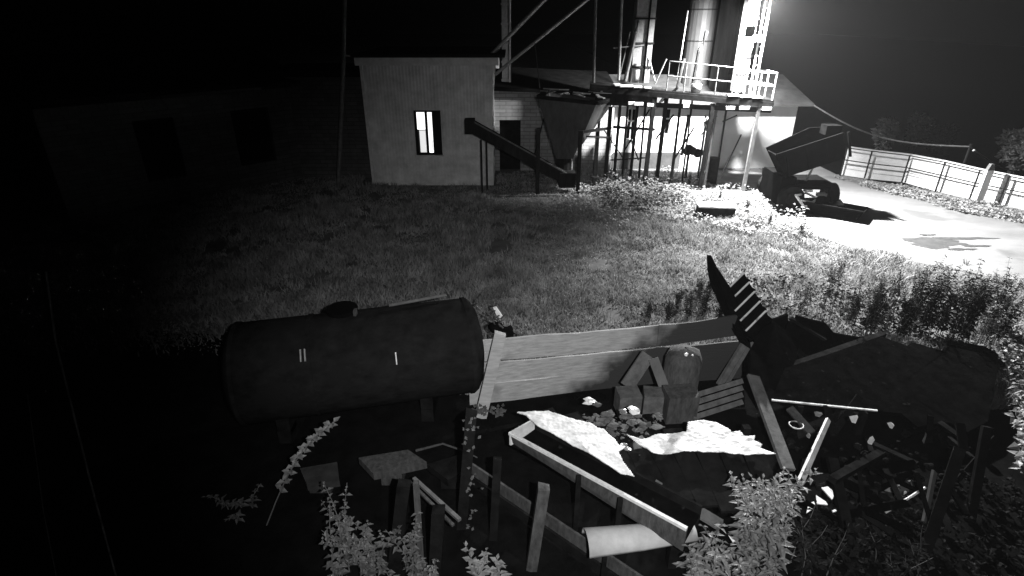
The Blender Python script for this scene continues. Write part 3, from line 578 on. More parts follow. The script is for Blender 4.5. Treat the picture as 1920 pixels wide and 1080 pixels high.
MB().box(FLOOD - dirf * .13, (.5, .36, .02), rot).build('lens', M_lamp, fh); MB().beam(FLOOD - dirf * .3, V(b_.x - .1, 21.6, FLOOD.z + .1), .05, .05).build('bracket', M_gal, fh)
# lit mast with two diagonal pipes
mt = thing('lattice_mast', P(951, 155, 24.5), 'pale mast with flanges behind the shed corner', 'mast'); q = P(947, 160, 24.5); q2 = P(956, 160, 24.5)
MB().box((q.x, 24.5, 6.2), (.24, .2, 6.4)).build('column', M_gal, mt); MB().tube([(q2.x, 24.4, 3.2), (q2.x, 24.4, 9.5)], .05, 8).build('pipe', M_white, mt)
for z in (3.6, 4.3, 5.0, 5.7, 6.4): MB().box((q.x, 24.45, z), (.3, .25, .07)).build('flange', M_gal, mt)
one('spout_pipe', MB().tube([P(918, 106, 22.2), P(1020, 0, 22.6), P(1100, -80, 23)], .075, 10), M_gal, 'upper pale grain pipe slanting up from the shed roof', 'pipe')
one('spout_pipe', MB().tube([P(928, 140, 22.0), P(1100, 0, 22.3), P(1190, -74, 22.8)], .06, 10), M_gal, 'lower pale grain pipe slanting up across the mast', 'pipe')
one('stay_wire', MB().tube([P(1003, 82, 22.0), P(1012, 165, 21.6)], .015, 5), M_wood, 'thin wire hanging from the lower slanting pipe to the hopper', 'wire')
# clutter under platform
def clut(name, px, py, Y, sz, m, label, cat, rz=0): return one(name, MB().box(P(px, py, Y), sz, Matrix.Rotation(rz, 3, 'Z')), m, label, cat)
mc = thing('gearbox', P(1308, 285, 22.4), 'dark drive gear and machinery hanging between the platform posts', 'machinery')
q = P(1292, 282, 22.3); MB().rock(q, .28).rock(q + V(.35, 0, -.1), .22).build('casing', M_steel, mc); MB().tube([q + V(.5, -.1, .9), q + V(.7, -.1, 1.0)], .25, 12).beam(q + V(.4, -.1, 1.35), q + V(.75, -.1, .6), .05, .05).beam(q + V(.35, -.1, .6), q + V(.85, -.1, 1.35), .05, .05).build('fan', M_wood_g, mc)
MB().beam((q.x, 22.3, 0), q, .08, .08).beam((q.x + .5, 22.3, 0), q + V(.5, 0, 1.1), .07, .07).build('stand', M_steel, mc)
dr = P(1334, 330, 21.9); one('oil_drum', MB().tube([(dr.x, 21.9, 0), (dr.x, 21.9, .3), (dr.x, 21.9, .31), (dr.x, 21.9, 1.0)], .22, 16), M_steel, 'dark drum standing beside the thick platform post', 'drum')
q = P(1434, 345, 20.4); one('rubber_mat', MB().beam((q.x + .12, 20.4, 0), (q.x, 20.5, .95), .3, .1), M_tyre, 'black plank leaning on the right platform post', 'plank')
q = G(1345, 405); cb_ = thing('concrete_block', q, 'low block with a pale top among the weeds in front of the platform', 'block'); MB().box((q.x - .1, q.y, .2), (1.15, .5, .3), Matrix.Rotation(-.12, 3, 'Z')).build('body', M_steel, cb_); MB().box((q.x - .1, q.y, .375), (1.2, .55, .05), Matrix.Rotation(-.12, 3, 'Z')).build('top_slab', M_white, cb_)

# ================================================================ tipping trailer
T = G(1500, 395); TX, TY = T.x, T.y + .2
tp = thing('tipping_trailer', (TX, TY, 0), 'dark two-wheeled farm trailer with its steel body tipped up', 'trailer')
hinge = P(1474, 332, TY); ang = -R(19); rot = Matrix.Rotation(ang, 3, 'Y')
def tb(x, y, z): return hinge + rot @ V(x, y, z)
L_, D_, H_ = 1.92, .7, .86; k = MB()
k.slab([tb(0, 0, 0), tb(L_, 0, 0), tb(L_, 0, H_), tb(-.25, 0, H_)], (0, .05, 0)); k.slab([tb(0, D_, 0), tb(L_, D_, 0), tb(L_, D_, H_ + .1), tb(L_ - .7, D_, H_ + .3), tb(-.25, D_, H_ + .1)], (0, .05, 0))
k.slab([tb(0, .05, 0), tb(L_, .05, 0), tb(L_, D_, 0), tb(0, D_, 0)], rot @ V(0, 0, .05)); k.slab([tb(L_ - .05, .05, .05), tb(L_ - .05, D_, .05), tb(L_ - .05, D_, H_), tb(L_ - .05, .05, H_)], rot @ V(.05, 0, 0)); k.slab([tb(0.02, .05, .05), tb(.02, D_, .05), tb(-.23, D_, H_), tb(-.23, .05, H_)], rot @ V(.05, 0, 0))
bd = k.build('tipper_body', M_blk, tp)
k = MB()
for x in (.1, .75, 1.4, 2.08): k.beam(tb(x, -.03, .02), tb(x, -.03, H_), .07, .06)
k.beam(tb(-.22, -.035, H_), tb(L_, -.035, H_), .06, .08); k.build('rib', M_blk, bd)
MB().box(tb(1.75, .4, H_ + .12), (.5, .4, .3)).build('headboard', M_blk, bd)
MB().beam((hinge.x - .05, TY + .1, .75), (hinge.x + 1.75, TY + .1, .72), .14, .12).beam((hinge.x - .05, TY + 1.3, .75), (hinge.x + 1.75, TY + 1.3, .72), .14, .12).box((hinge.x + 1.1, TY + .7, .82), (1.3, 1.3, .06)).build('chassis', M_blk, tp)
MB().box((hinge.x + .12, TY + .75, .62), (.5, 1.5, .95)).beam(hinge + V(.1, .1, 0), (hinge.x + .1, TY + .1, .2), .2, .2).build('hinge_frame', M_blk, tp)
MB().tube([(hinge.x + .95, TY + .5, .8), tb(1.3, .6, 0)], .04, 8).build('hydraulic_ram', M_gal, tp)
def wheel(c, r_=.42, w_=.2):
    k = MB(); k.tube([c + V(0, -w_ / 2, 0), c + V(0, -w_ * .42, 0), c + V(0, w_ * .42, 0), c + V(0, w_ / 2, 0)], r_, 22)
    t_ = k.build('tyre', M_tyre, tp, False); MB().tube([c + V(0, -w_ / 2 - .02, 0), c + V(0, w_ / 2 + .02, 0)], r_ * .5, 14).build('rim', M_steel, t_)
wheel(V(hinge.x + .25, TY - .12, .42)); wheel(V(hinge.x + .25, TY + 1.6, .42))
# wheel seen edge on
c = V(hinge.x + 1.75, TY + .25, .42); k = MB(); k.tube([c + V(-.13, 0, 0), c + V(.13, 0, 0)], .42, 22); t_ = k.build('tyre', M_tyre, tp); MB().tube([c + V(-.15, 0, 0), c + V(.15, 0, 0)], .2, 12).build('rim', M_steel, t_)
q0 = P(1492, 366, TY - .4); q1 = P(1534, 373, TY - .4); q2 = P(1508, 388, TY - .5)
MB().tube([q0, q2], .045, 6).tube([q1, q2], .045, 6).tube([q0, P(1512, 362, TY), q1], .04, 6).tube([q0.lerp(q2, .4), q1.lerp(q2, .4)], .03, 6).build('drawbar', M_white, tp)
MB().box(P(1540, 365, TY - .1), (.28, .2, .12)).build('toolbox', M_white, tp)
MB().box(P(1515, 357, TY), (.25, .15, .08)).build('toolbox', M_white, tp)
# black tray
t0 = G(1508, 400); t1 = G(1600, 418); tr = thing('steel_tray', t0.lerp(t1, .5), 'low black steel loader bucket on the ground before the trailer', 'bucket')
dd = (t1 - t0).normalized(); nn_ = V(-dd.y, dd.x, 0)
k = MB(); k.slab([t0 + V(0, 0, .02), t1 + V(0, 0, .02), t1 + V(.18, 0, .36), t0 + V(-.05, 0, .38)], nn_ * .04); k.slab([t0 + V(0, 0, .02), t1 + V(0, 0, .02), t1 + nn_ * .8 + V(0, 0, .02), t0 + nn_ * .8 + V(0, 0, .02)], (0, 0, .03))
k.slab([t0 + nn_ * .8, t1 + nn_ * .8, t1 + nn_ * .9 + V(.2, 0, .30), t0 + nn_ * .9 + V(0, 0, .34)], nn_ * .04); k.slab([t1 + V(0, 0, .02), t1 + nn_ * .8 + V(0, 0, .02), t1 + nn_ * .88 + V(.2, 0, .30), t1 + V(.2, 0, .36)], dd * .04); k.slab([t0 + V(0, 0, .02), t0 + nn_ * .8 + V(0, 0, .02), t0 + nn_ * .88 + V(0, 0, .34), t0 + V(0, 0, .38)], dd * -.04)
k.build('shell', M_blk, tr); MB().beam(t0 + V(-.04, -.02, .39), t1 + V(.18, -.02, .37), .05, .05).build('lip', M_rust, tr)
MB().rock(t0.lerp(t1, .25) + nn_ * .4 + V(0, 0, .35), .3).rock(t0.lerp(t1, .55) + nn_ * .4 + V(0, 0, .32), .28).build('load', M_dirt, tr)

# ================================================================ fence, white wall
fp = [(1575, 330), (1620, 337), (1690, 344), (1753, 361), (1817, 375), (1870, 386), (1930, 398), (2010, 416)]
FP = [G(*p) for p in fp]; fh_ = [1.16, 1.15, 1.1, 1.14, 1.08, 1.05, 1.02, 1.0]
ww = MB()
for i in range(len(FP) - 1):
    a_, b_ = FP[i] + V(.12, .14, 0), FP[i + 1] + V(.12, .14, 0); ww.slab([a_, b_, b_ + V(0, 0, fh_[i + 1] + .02), a_ + V(0, 0, fh_[i] + .02)], (.08, .1, 0))
one('white_wall', ww, M_white, 'long low white wall behind the pipe fence', 'wall')
fe = thing('pipe_fence', FP[3], 'low pipe fence with two rails in front of the white wall', 'fence')
for i, p in enumerate(FP):
    MB().tube([p, p + V(0, 0, fh_[i] + .02)], .03, 8).build('post', M_steel, fe)
k = MB()
for i in range(len(FP) - 1):
    k.tube([FP[i] + V(0, 0, fh_[i]), FP[i + 1] + V(0, 0, fh_[i + 1])], .022, 6).tube([FP[i] + V(0, 0, fh_[i] * .58), FP[i + 1] + V(0, 0, fh_[i + 1] * .58)], .022, 6)
k.build('rail', M_steel, fe); k = MB()
for i in range(len(FP) - 1): k.tube([FP[i] + V(0, 0, fh_[i] * .42), FP[i + 1] + V(0, 0, fh_[i + 1] * .42)], .008, 5)
k.build('wire', M_steel, fe)
q = G(1832, 382); mp_ = thing('marker_post', q, 'white pointed post standing against the pipe fence', 'post')
MB().box(q + V(0, 0, .6), (.24, .12, 1.2)).build('body', M_white, mp_); MB().slab([q + V(-.12, -.06, 1.2), q + V(.12, -.06, 1.2), q + V(.05, -.06, 1.42), q + V(-.05, -.06, 1.42)], (0, .12, 0)).build('cap', M_wood_g, mp_)
sheet('field', [V(13.6, 23.2, 0), V(17.3, 19.3, 0), V(40, -2, 0), V(109, -2, 0), V(109, 219, 0), V(13.6, 219, 0)], 0.012, M_dirt, label='field painted black as if unlit beyond the white wall')  # near-black sheet laid over floodlit ground to keep it dark
up = P(1819, 275, 20.6); ut = thing('utility_pole', (up.x, up.y, 0), 'thin dark utility pole behind the fence holding the cables', 'pole'); MB().tube([(up.x, up.y, 0), (up.x, up.y, up.z + .1)], .05, 8, .04).build('pole', M_steel, ut); MB().rock((up.x + .14, up.y - .05, up.z - .12), .045).build('insulator', M_white, ut)
w0 = V(XR + .42, 23.76, 2.7); pts = [w0.lerp(up, t) - V(0, 0, .55 * math.sin(math.pi * t) * (1 - .2 * t)) for t in [i / 16 for i in range(17)]]
one('overhead_cable', MB().tube(pts, .03, 6), M_wood_g, 'sagging cable from the white building to the utility pole', 'cable')
w1 = P(1940, 330, 22); pts = [up.lerp(w1, t) - V(0, 0, .2 * math.sin(math.pi * t)) for t in [i / 8 for i in range(9)]]
one('overhead_cable', MB().tube(pts, .025, 6), M_wood_g, 'cable running right from the utility pole toward the leafy tree', 'cable')
fa, fb = P(1762, 290, 27), P(1865, 315, 26); fo = thing('far_shed', (fa.x, 27, 0), 'dark low shed roof edge showing beyond the fence by the pole', 'shed')
MB().slab([fa, fb, fb + V(.3, 3, .1), fa + V(.3, 3, .1)], (0, 0, .1)).build('roof', M_wood_g, fo); MB().slab([(fa.x, 27.2, 0), (fb.x, 26.2, 0), (fb.x, 26.2, fb.z), (fa.x, 27.2, fa.z)], (0, .15, 0)).build('wall', M_black, fo)

# ================================================================ tank
ta0 = V(-4.2, 7.25, .98); ta1 = V(-.72, 8.1, .98); RR = .8; ax = (ta1 - ta0).normalized()
tk = thing('storage_tank', (-2.4, 7.6, 0), 'large dull steel tank lying on its side left of the plank wall', 'tank')
pts = [ta0 - ax * .18, ta0 - ax * .13, ta0 - ax * .05, ta0]; k = MB(); n = 40
def ring(c, r): 
    a = ax.cross(V(0, 0, 1)).normalized(); b = a.cross(ax); return [c + (a * math.cos(i * 2 * math.pi / n) + b * math.sin(i * 2 * math.pi / n)) * r for i in range(n)]
prof = [(-.2, .02), (-.19, .35), (-.13, .62), (-.05, .76), (0, .8)]; LT = (ta1 - ta0).length
prof = prof + [(LT * i / 6, .8) for i in range(1, 7)] + [(LT + .05, .76), (LT + .13, .62), (LT + .19, .35), (LT + .2, .02)]
vs = []; fs = []
for s_, r_ in prof: vs += ring(ta0 + ax * s_, r_)
for j in range(len(prof) - 1):
    for i in range(n): fs.append((j * n + i, j * n + (i + 1) % n, (j + 1) * n + (i + 1) % n, (j + 1) * n + i))
k.add(vs, fs); sh = k.build('shell', M_tank, tk, True)
k = MB()
for s_ in (.02, 1.1, LT - .05): MB().tube([ta0 + ax * (s_ - .03), ta0 + ax * (s_ + .03)], .815, 40).build('weld_band', M_tank, tk)
q = ta0 + ax * 1.55 + V(0, .2, .76); hk = MB().tube([q - V(0, 0, .05), q + V(0, 0, .08), q + V(0, 0, .1)], .24, 20).build('hatch', M_black, tk); MB().box(q + V(.24, -.12, .08), (.04, .1, .1)).build('latch', M_wood, hk)
MB().tube([ta0 + ax * 2.3 + V(0, .1, .86), ta0 + ax * 3.2 + V(0, .25, .86)], .025, 8).build('top_pipe', M_wood_g, tk)
k = MB()
for s_, e in ((1.0, .1), (1.06, .1), (2.35, -.16)):
    a = ax.cross(V(0, 0, 1)).normalized(); c_ = ta0 + ax * s_; an = .75 + e
    k.tube([c_ + (a * math.cos(an) + V(0, 0, 1) * math.sin(an)) * .84, c_ + (a * math.cos(an - .22) + V(0, 0, 1) * math.sin(an - .22)) * .84], .014, 6)
k.build('lug', M_gal, tk)
k = MB()
for s_ in (.7, 2.9): 
    k = MB(); c_ = ta0 + ax * s_; k.box((c_.x, c_.y, .12), (.2, 1.3, .24)).box((c_.x, c_.y - .5, .3), (.2, .25, .3)).box((c_.x, c_.y + .5, .3), (.2, .25, .3))
    k.build('cradle', M_wood_d, tk)
# straw and rag heap right of the tank top
q = P(900, 575, 9.3); rg = MB()
for i in range(60):
    t = random.random(); c = V(-.62, 8.55, 1.15) + V(t * .7 + random.gauss(0, .07), random.gauss(0, .1), .5 - t * .95 + random.gauss(0, .06)); a = random.uniform(0, 6.28); rg.beam(c, c + V(math.cos(a), math.sin(a), random.uniform(-1, 1)) * .1, .03, .012)
tag(rg.build('brush_heap', M_wood), 'tangle of dry twigs hanging over the right end of the tank', 'brushwood', kind='stuff')
c = P(932, 588, 8.7); one('white_rag', MB().slab([c + V(-.07, 0, .12), c + V(-.02, 0, .13), c + V(.09, .03, -.08), c + V(.06, 0, -.14), c + V(0, -.02, -.04)], (.01, .03, 0)), M_rag, 'bright white rag on the twigs at the end of the tank', 'rag')
c = P(950, 628, 8.5); bg_ = MB().rock(c, .17, (1, 1, 1.1)).rock(c + V(-.18, .1, .1), .13); one('black_sack', bg_, M_black, 'black sack bulging behind the plank wall post', 'sack', smooth=True)
one('bent_rod', MB().tube([P(872, 592, 8.6), P(884, 612, 8.5), P(898, 648, 8.4)], .012, 6), M_gal, 'thin bent rod at the end of the tank beside the plank wall', 'rod')

# ================================================================ plank wall
pw = thing('plank_wall', (1.9, 8.1, 0), 'pale weathered three-plank wall behind the scrap, long and slightly bowed', 'fence')
def wx(t): return V(lerp(-.55, 4.25, t), 7.7 + .75 * t + .12 * math.sin(t * 3), 0)
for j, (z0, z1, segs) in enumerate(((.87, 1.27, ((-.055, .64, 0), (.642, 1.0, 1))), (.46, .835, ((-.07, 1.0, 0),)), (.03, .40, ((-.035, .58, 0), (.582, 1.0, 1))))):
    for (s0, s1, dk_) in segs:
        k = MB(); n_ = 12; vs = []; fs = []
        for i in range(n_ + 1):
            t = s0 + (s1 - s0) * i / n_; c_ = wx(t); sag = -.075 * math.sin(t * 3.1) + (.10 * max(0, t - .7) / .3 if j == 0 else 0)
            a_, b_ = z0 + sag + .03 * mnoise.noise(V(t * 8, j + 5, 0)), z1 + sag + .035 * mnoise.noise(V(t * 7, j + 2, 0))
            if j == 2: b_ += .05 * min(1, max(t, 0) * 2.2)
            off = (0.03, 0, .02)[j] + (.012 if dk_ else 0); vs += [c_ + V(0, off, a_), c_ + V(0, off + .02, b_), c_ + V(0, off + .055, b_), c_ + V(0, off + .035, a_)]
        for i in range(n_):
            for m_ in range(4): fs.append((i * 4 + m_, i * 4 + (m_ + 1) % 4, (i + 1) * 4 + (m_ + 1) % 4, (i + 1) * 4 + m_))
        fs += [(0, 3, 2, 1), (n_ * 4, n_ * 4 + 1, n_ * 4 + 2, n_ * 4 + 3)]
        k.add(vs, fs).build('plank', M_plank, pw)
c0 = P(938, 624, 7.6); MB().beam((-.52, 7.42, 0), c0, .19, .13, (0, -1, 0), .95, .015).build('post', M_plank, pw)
q = P(1398, 640, 8.35); q2 = P(1348, 722, 8.0); MB().beam(q, q2, .1, .07, (0, -1, 0)).build('batten', M_wood_g, pw); MB().beam(q + V(.1, 0, 0), q2 + V(.11, 0, 0), .07, .06, (0, -1, 0)).build('batten', M_wood_g, pw)
# near frame: long trough with pale edge
e0 = G(955, 812, 1.0); e1 = G(1288, 992, 1.0); de = (e1 - e0).normalized(); ne = V(-de.y, de.x, 0)
tr = thing('long_trough', (e0 + e1) / 2 - V(0, 0, 1.0), 'long dark trough with a bright pale near edge slanting toward the camera', 'trough')
MB().beam(e0, e1, .04, .04).build('edge_strip', M_wood_l, tr)
MB().slab([e0 + V(0, 0, -.03), e1 + V(0, 0, -.03), e1 + V(0, 0, -.35), e0 + V(.05, 0, -.18)], ne * .03).build('side_board', M_wood, tr)
MB().slab([e0 + ne * .03 + V(0, 0, -.2), e1 + ne * .03 + V(0, 0, -.2), e1 + ne * .42 + V(0, 0, -.12), e0 + ne * .42 + V(0, 0, -.12)], (0, 0, -.03)).build('floor', M_tar, tr)
f0 = G(1000, 790, 1.0); f1 = f0 + de * (e1 - e0).length * .96
MB().slab([f0, f1, f1 + V(0, 0, -.3), f0 + V(0, 0, -.3)], ne * .03).build('far_board', M_wood_d, tr)
MB().slab([e0 + V(0, 0, .02), e0 + V(0, 0, -.2), f0 + V(0, 0, -.2), f0 + V(.0, 0, .05)], de * .025).build('end_board', M_wood_l, tr)
for t in (.45, .68):
    c_ = e0.lerp(e1, t) - ne * .03; MB().beam(c_ + V(0, 0, -.05), (c_.x, c_.y, 0), .06, .05).build('leg', M_wood_d, tr)
# white sheets
def warped(name, poly, zf, m, label, cat, th=.012):
    """crumpled thin metal sheet: a dense grid clipped to the outline"""
    xs = [p[0] for p in poly]; ys = [p[1] for p in poly]; n_ = 130; k = MB(); idx = {}
    x0, x1, y0, y1 = min(xs), max(xs), min(ys), max(ys)
    gx = [x0 + (x1 - x0) * i / n_ for i in range(n_ + 1)]; gy = [y0 + (y1 - y0) * i / n_ for i in range(n_ + 1)]
    cxx, cyy = np.meshgrid((np.array(gx[:-1]) + np.array(gx[1:])) / 2, (np.array(gy[:-1]) + np.array(gy[1:])) / 2, indexing='ij')
    ins = inpoly(cxx.reshape(-1), cyy.reshape(-1), poly).reshape(n_, n_); top = []; fs = []
    for i, j in zip(*np.nonzero(ins)):
        i, j = int(i), int(j); q = []
        for a, b in ((i, j), (i + 1, j), (i + 1, j + 1), (i, j + 1)):
            if (a, b) not in idx:
                idx[(a, b)] = len(top); x, y = gx[a], gy[b]
                fold = abs(mnoise.noise(V(x * 2.2 + y * 2.5, y * 1.2 - x, 4))) * .05 + abs(mnoise.noise(V(x * 5 - y * 3, y * 4, 9))) * .02
                top.append(V(x, y, zf(x, y) + .02 * mnoise.noise(V(x * 1.5, y * 1.5, 1)) - fold + .006 * mnoise.noise(V(x * 25, y * 25, 1))))
            q.append(idx[(a, b)])
        fs.append(tuple(q))
    k.add(top, fs); o = one(name, k, m, label, cat, smooth=True)
    md = o.modifiers.new('thick', 'SOLIDIFY'); md.thickness = th; md.offset = -1; return o
zA = 1.14
pa = [G(*p, zA) for p in ((968, 770), (1028, 767), (1045, 775), (1075, 784), (1108, 792), (1120, 801), (1132, 802), (1140, 812), (1153, 820), (1160, 832), (1174, 836), (1160, 846), (1168, 862), (1190, 890), (1165, 882), (1140, 868), (1098, 845), (1050, 818), (1010, 797), (985, 776))]
warped('white_sheet', pa, lambda x, y: zA, M_sheet, 'long bright white metal sheet lying beside the trough', 'sheet')
zB = .95
pbb = [G(*p, zB) for p in ((1175, 812), (1200, 822), (1230, 812), (1255, 810), (1288, 808), (1290, 790), (1318, 787), (1345, 792), (1366, 802), (1372, 809), (1388, 806), (1396, 816), (1416, 815), (1414, 824), (1430, 830), (1426, 836), (1455, 849), (1380, 848), (1300, 843), (1240, 847), (1222, 844), (1195, 828))]
warped('white_sheet', pbb, lambda x, y: zB, M_sheet, 'wide jagged white sheet pointing right in the middle of the junk', 'sheet')
warped('white_sheet', [G(*p, .9) for p in ((1066, 745), (1085, 752), (1100, 762), (1128, 765), (1150, 768), (1125, 775), (1090, 772), (1060, 758))], lambda x, y: .55, M_gal, 'small crumpled grey sheet near the plank wall foot', 'sheet')
# support floor (dark pallet deck under the sheets)
k = MB(); d0 = G(1010, 790, .8)
for i in range(9):
    a_ = G(1020 + i * 48, 770 + i * 7, .8); b_ = G(1110 + i * 44, 900 + i * 10, .72); k.beam(a_, b_, .28, .04)
one('board_deck', k, M_wood_d, 'dark broken boards carrying the white sheets', 'boards')
for i, (px, py) in enumerate(((1040, 800), (1200, 880), (1400, 800), (1300, 900), (1440, 880), (1180, 800))):
    q = G(px, py, .76); one('deck_prop', MB().beam((q.x, q.y, 0), q, .1, .1), M_wood_d, 'dark stub post hidden under the broken boards', 'post', 'stub posts under the broken boards')
# ================================================================ junk by the wall
q = P(1275, 720, 7.7); bl = thing('metal_barrel', (q.x, 7.7, 0), 'dull metal drum with a domed top standing against the plank wall', 'barrel')
k = MB(); k.tube([(q.x, 7.7, 0), (q.x, 7.7, 1.05), (q.x, 7.7, 1.16), (q.x, 7.7, 1.22)], .3, 20); 
k = MB(); prof = [(0, .3), (.35, .3), (.36, .315), (.39, .315), (.4, .3), (.95, .3), (1.08, .25), (1.15, .14), (1.17, .02)]
vs = []; fs = []
for z, r_ in prof: vs += [V(q.x + math.cos(i * .3142) * r_ * (1 + .12 * mnoise.noise(V(math.cos(i * .3142) * 1.5, math.sin(i * .3142) * 1.5, z * 2))), 7.7 + math.sin(i * .3142) * r_ * (1 + .12 * mnoise.noise(V(i * .4, 3, z * 2))), z + .02 * mnoise.noise(V(i * .7, z, 0))) for i in range(20)]
for j in range(len(prof) - 1):
    for i in range(20): fs.append((j * 20 + i, j * 20 + (i + 1) % 20, (j + 1) * 20 + (i + 1) % 20, (j + 1) * 20 + i))
k.add(vs, fs).build('body', M_wood, bl, True); MB().rock((q.x - .05, 7.5, 1.17), .035).rock((q.x + .05, 7.5, 1.16), .02).build('cap', M_rag, bl)  # small white lumps stand in for glints on the domed top
def crate(name, px, py, Y, sz, m, label, rz=0, cat='block'):
    p = P(px, py, Y); return one(name, MB().box(p, sz, Matrix.Rotation(rz, 3, 'Z') @ Matrix.Rotation(random.uniform(-.05, .05), 3, 'X')), m, label, cat)
crate('concrete_block', 1177, 752, 7.3, (.36, .3, .38), M_stone, 'left pale block standing at the foot of the plank wall', .1)
crate('concrete_block', 1223, 755, 7.2, (.3, .3, .42), M_stone, 'middle narrow block in front of the metal drum', -.15)
crate('wooden_box', 1273, 757, 7.1, (.48, .35, .5), M_wood, 'larger dark box right of the narrow block', .08, 'box')
sk = P(1190, 700, 7.85); one('leaning_board', MB().beam(P(1175, 725, 7.5), P(1215, 665, 7.75), .25, .03, (0, -1, 0)), M_wood_g, 'short grey board leaning on the plank wall left of the drum', 'board')
one('leaning_board', MB().beam(P(1245, 725, 7.4), P(1225, 672, 7.65), .16, .03, (0, -1, 0)), M_bin, 'narrow dark board between the drum and the grey board', 'board')
for i, (px, py, r_, m_, lb_) in enumerate([(1105, 755, .07, M_rag, 'white crumpled scrap at the left of the rubble'), (1120, 762, .06, M_stone, 'small pale stone beside the crumpled scrap'), (1188, 772, .07, M_rag, 'white twisted wrapper below the left block'), (1168, 775, .06, M_gal, 'grey crumpled tin below the left block'), (1150, 800, .08, M_stone, 'round stone in the middle of the rubble'), (1185, 795, .07, M_stone, 'stone just above the gap between the white sheets'), (1205, 800, .06, M_stone, 'small stone beside the tip of the right white sheet'), (1168, 838, .045, M_gal, 'shiny lump at the corner of the long white sheet'), (1176, 845, .04, M_gal, 'smaller shiny lump beside the corner of the long white sheet'), (1140, 780, .08, M_stone, 'dull flat stone left of the rubble middle'), (1215, 785, .07, M_tar, 'black lump right of the rubble middle')]):
    p = G(px, py, .85); one('rubble_piece', MB().rock(p + V(0, 0, .03), r_ * .9, (1.3, 1, .6), 7, 5, 1.1 if m_ is M_rag else .8), m_, lb_, 'rubble', 'rubble between the white sheets')
k = MB()
for i in range(230):
    t = random.random(); p = G(1090 + 150 * random.random(), 765 + 80 * t * random.random() + 12, .84); k.rock(p, .05 * random.random() ** 2.5 + .006, (random.uniform(.6, 2), random.uniform(.5, 1.3), random.uniform(.2, .7)), 6, 4, .9)
tag(k.build('rubble', M_stone), 'fine rubble and dirt between the two white sheets', 'rubble', kind='stuff')
# pallet leaning
def pallet(name, c, du, dv, n_, gap, th, m_s, m_b, label, Lu, Lv, bright=None):
    o = thing(name, c, label, 'pallet'); nrm = du.cross(dv).normalized()
    for i in range(n_):
        a_ = c + dv * (Lv * (i + .5) / n_); MB().beam(a_, a_ + du * Lu, Lv / n_ * gap, th, tuple(nrm)).build('slat', m_s, o)
    for t in (.06, .94):
        a_ = c + du * (Lu * t) - nrm * (th + .03); MB().beam(a_, a_ + dv * Lv, .08, .06, tuple(nrm)).build('bearer', m_b, o)
    return o
c = P(1300, 790, 6.9); u = (P(1392, 760, 7.3) - c); v_ = (P(1302, 735, 7.25) - c)
pallet('wooden_pallet', c, u.normalized(), v_.normalized(), 4, .7, .03, M_wood_g, M_wood_d, 'small slatted pallet leaning right of the dark box', u.length, v_.length)
# spiky slatted panel
c = P(1425, 655, 8.2); u = P(1452, 610, 8.4) - c; v_ = P(1362, 560, 8.9) - c
c = P(1408, 640, 8.1); v_ = P(1358, 548, 8.9) - c; u = P(1446, 602, 8.3) - c
o = pallet('slatted_panel', c, u.normalized(), v_.normalized(), 5, .86, .03, M_tar, M_tar, 'dark slatted panel jutting up behind the plank wall with pale strips for light through its gaps', u.length, v_.length)
k = MB(); nrm = u.normalized().cross(v_.normalized())
for i in range(1, 6): 
    a_ = c + v_.normalized() * (v_.length * i / 5 - .008); k.beam(a_ + nrm * .03, a_ + u.normalized() * u.length + nrm * .03, .03, .02, tuple(nrm))
k.build('gap_light', M_wood_l, o)  # pale strips painted in as light showing between the slats
k = MB(); k.slab([P(1325, 480, 9.0), P(1333, 480, 9.0), P(1345, 505, 8.95), P(1372, 545, 8.8), P(1400, 600, 8.5), P(1408, 655, 8.2), P(1385, 640, 8.3), P(1362, 600, 8.6), P(1332, 535, 8.9), P(1326, 505, 9.0)], (.02, .05, 0))
one('pointed_board', k, M_tar, 'black pointed board sticking up highest above the plank wall', 'board')
# collapsed dark panel
o = thing('collapsed_roof', V(6, 8, 0), 'big collapsed black tar-paper roof panel right of the slatted panel', 'roof panel')
pA, pB, pC = P(1446, 748, 7.2), P(1852, 790, 7.0), P(1652, 628, 9.0); pn = (pB - pA).cross(pC - pA).normalized()
def on_panel(px, py):
    d = ray(px, py); return cam.location + d * ((pA - cam.location).dot(pn) / d.dot(pn))
F = [on_panel(*p) for p in ((1472, 690), (1560, 662), (1652, 630), (1700, 648), (1712, 642), (1776, 660), (1782, 650), (1848, 664), (1872, 676), (1864, 740), (1852, 790), (1810, 812), (1790, 790), (1720, 800), (1690, 775), (1640, 770), (1446, 748))]; Nn = []; k = MB()
P0 = F; cen = on_panel(1680, 725); vs = [cen] + P0; n_ = len(P0); k.add(vs + [p + V(0, 0, -.06) for p in vs], [(0, 1 + i, 1 + (i + 1) % n_) for i in range(n_)] + [(n_ + 1, n_ + 2 + (i + 1) % n_, n_ + 2 + i) for i in range(n_)] + [(1 + i, n_ + 2 + i, n_ + 2 + (i + 1) % n_, 1 + (i + 1) % n_) for i in range(n_)])
k.build('covering', M_tar, o)
MB().beam(P(1447, 750, 7.15), P(1645, 770, 6.95), .025, .022).build('lit_edge', M_wood_l, o)  # pale strip stands in for the lit line under the panel edge
MB().beam(P(1460, 698, 8.1), P(1655, 630, 9.3), .12, .16).build('ridge_beam', M_wood_d, o)
k = MB()
for px, py, y2 in ((1500, 760, 7.05), (1620, 772, 7.0), (1760, 790, 7.0), (1855, 800, 7.0)): q = P(px, py, y2); k.beam(q, (q.x, q.y, 0), .09, .09)
k.build('prop', M_wood_d, o)
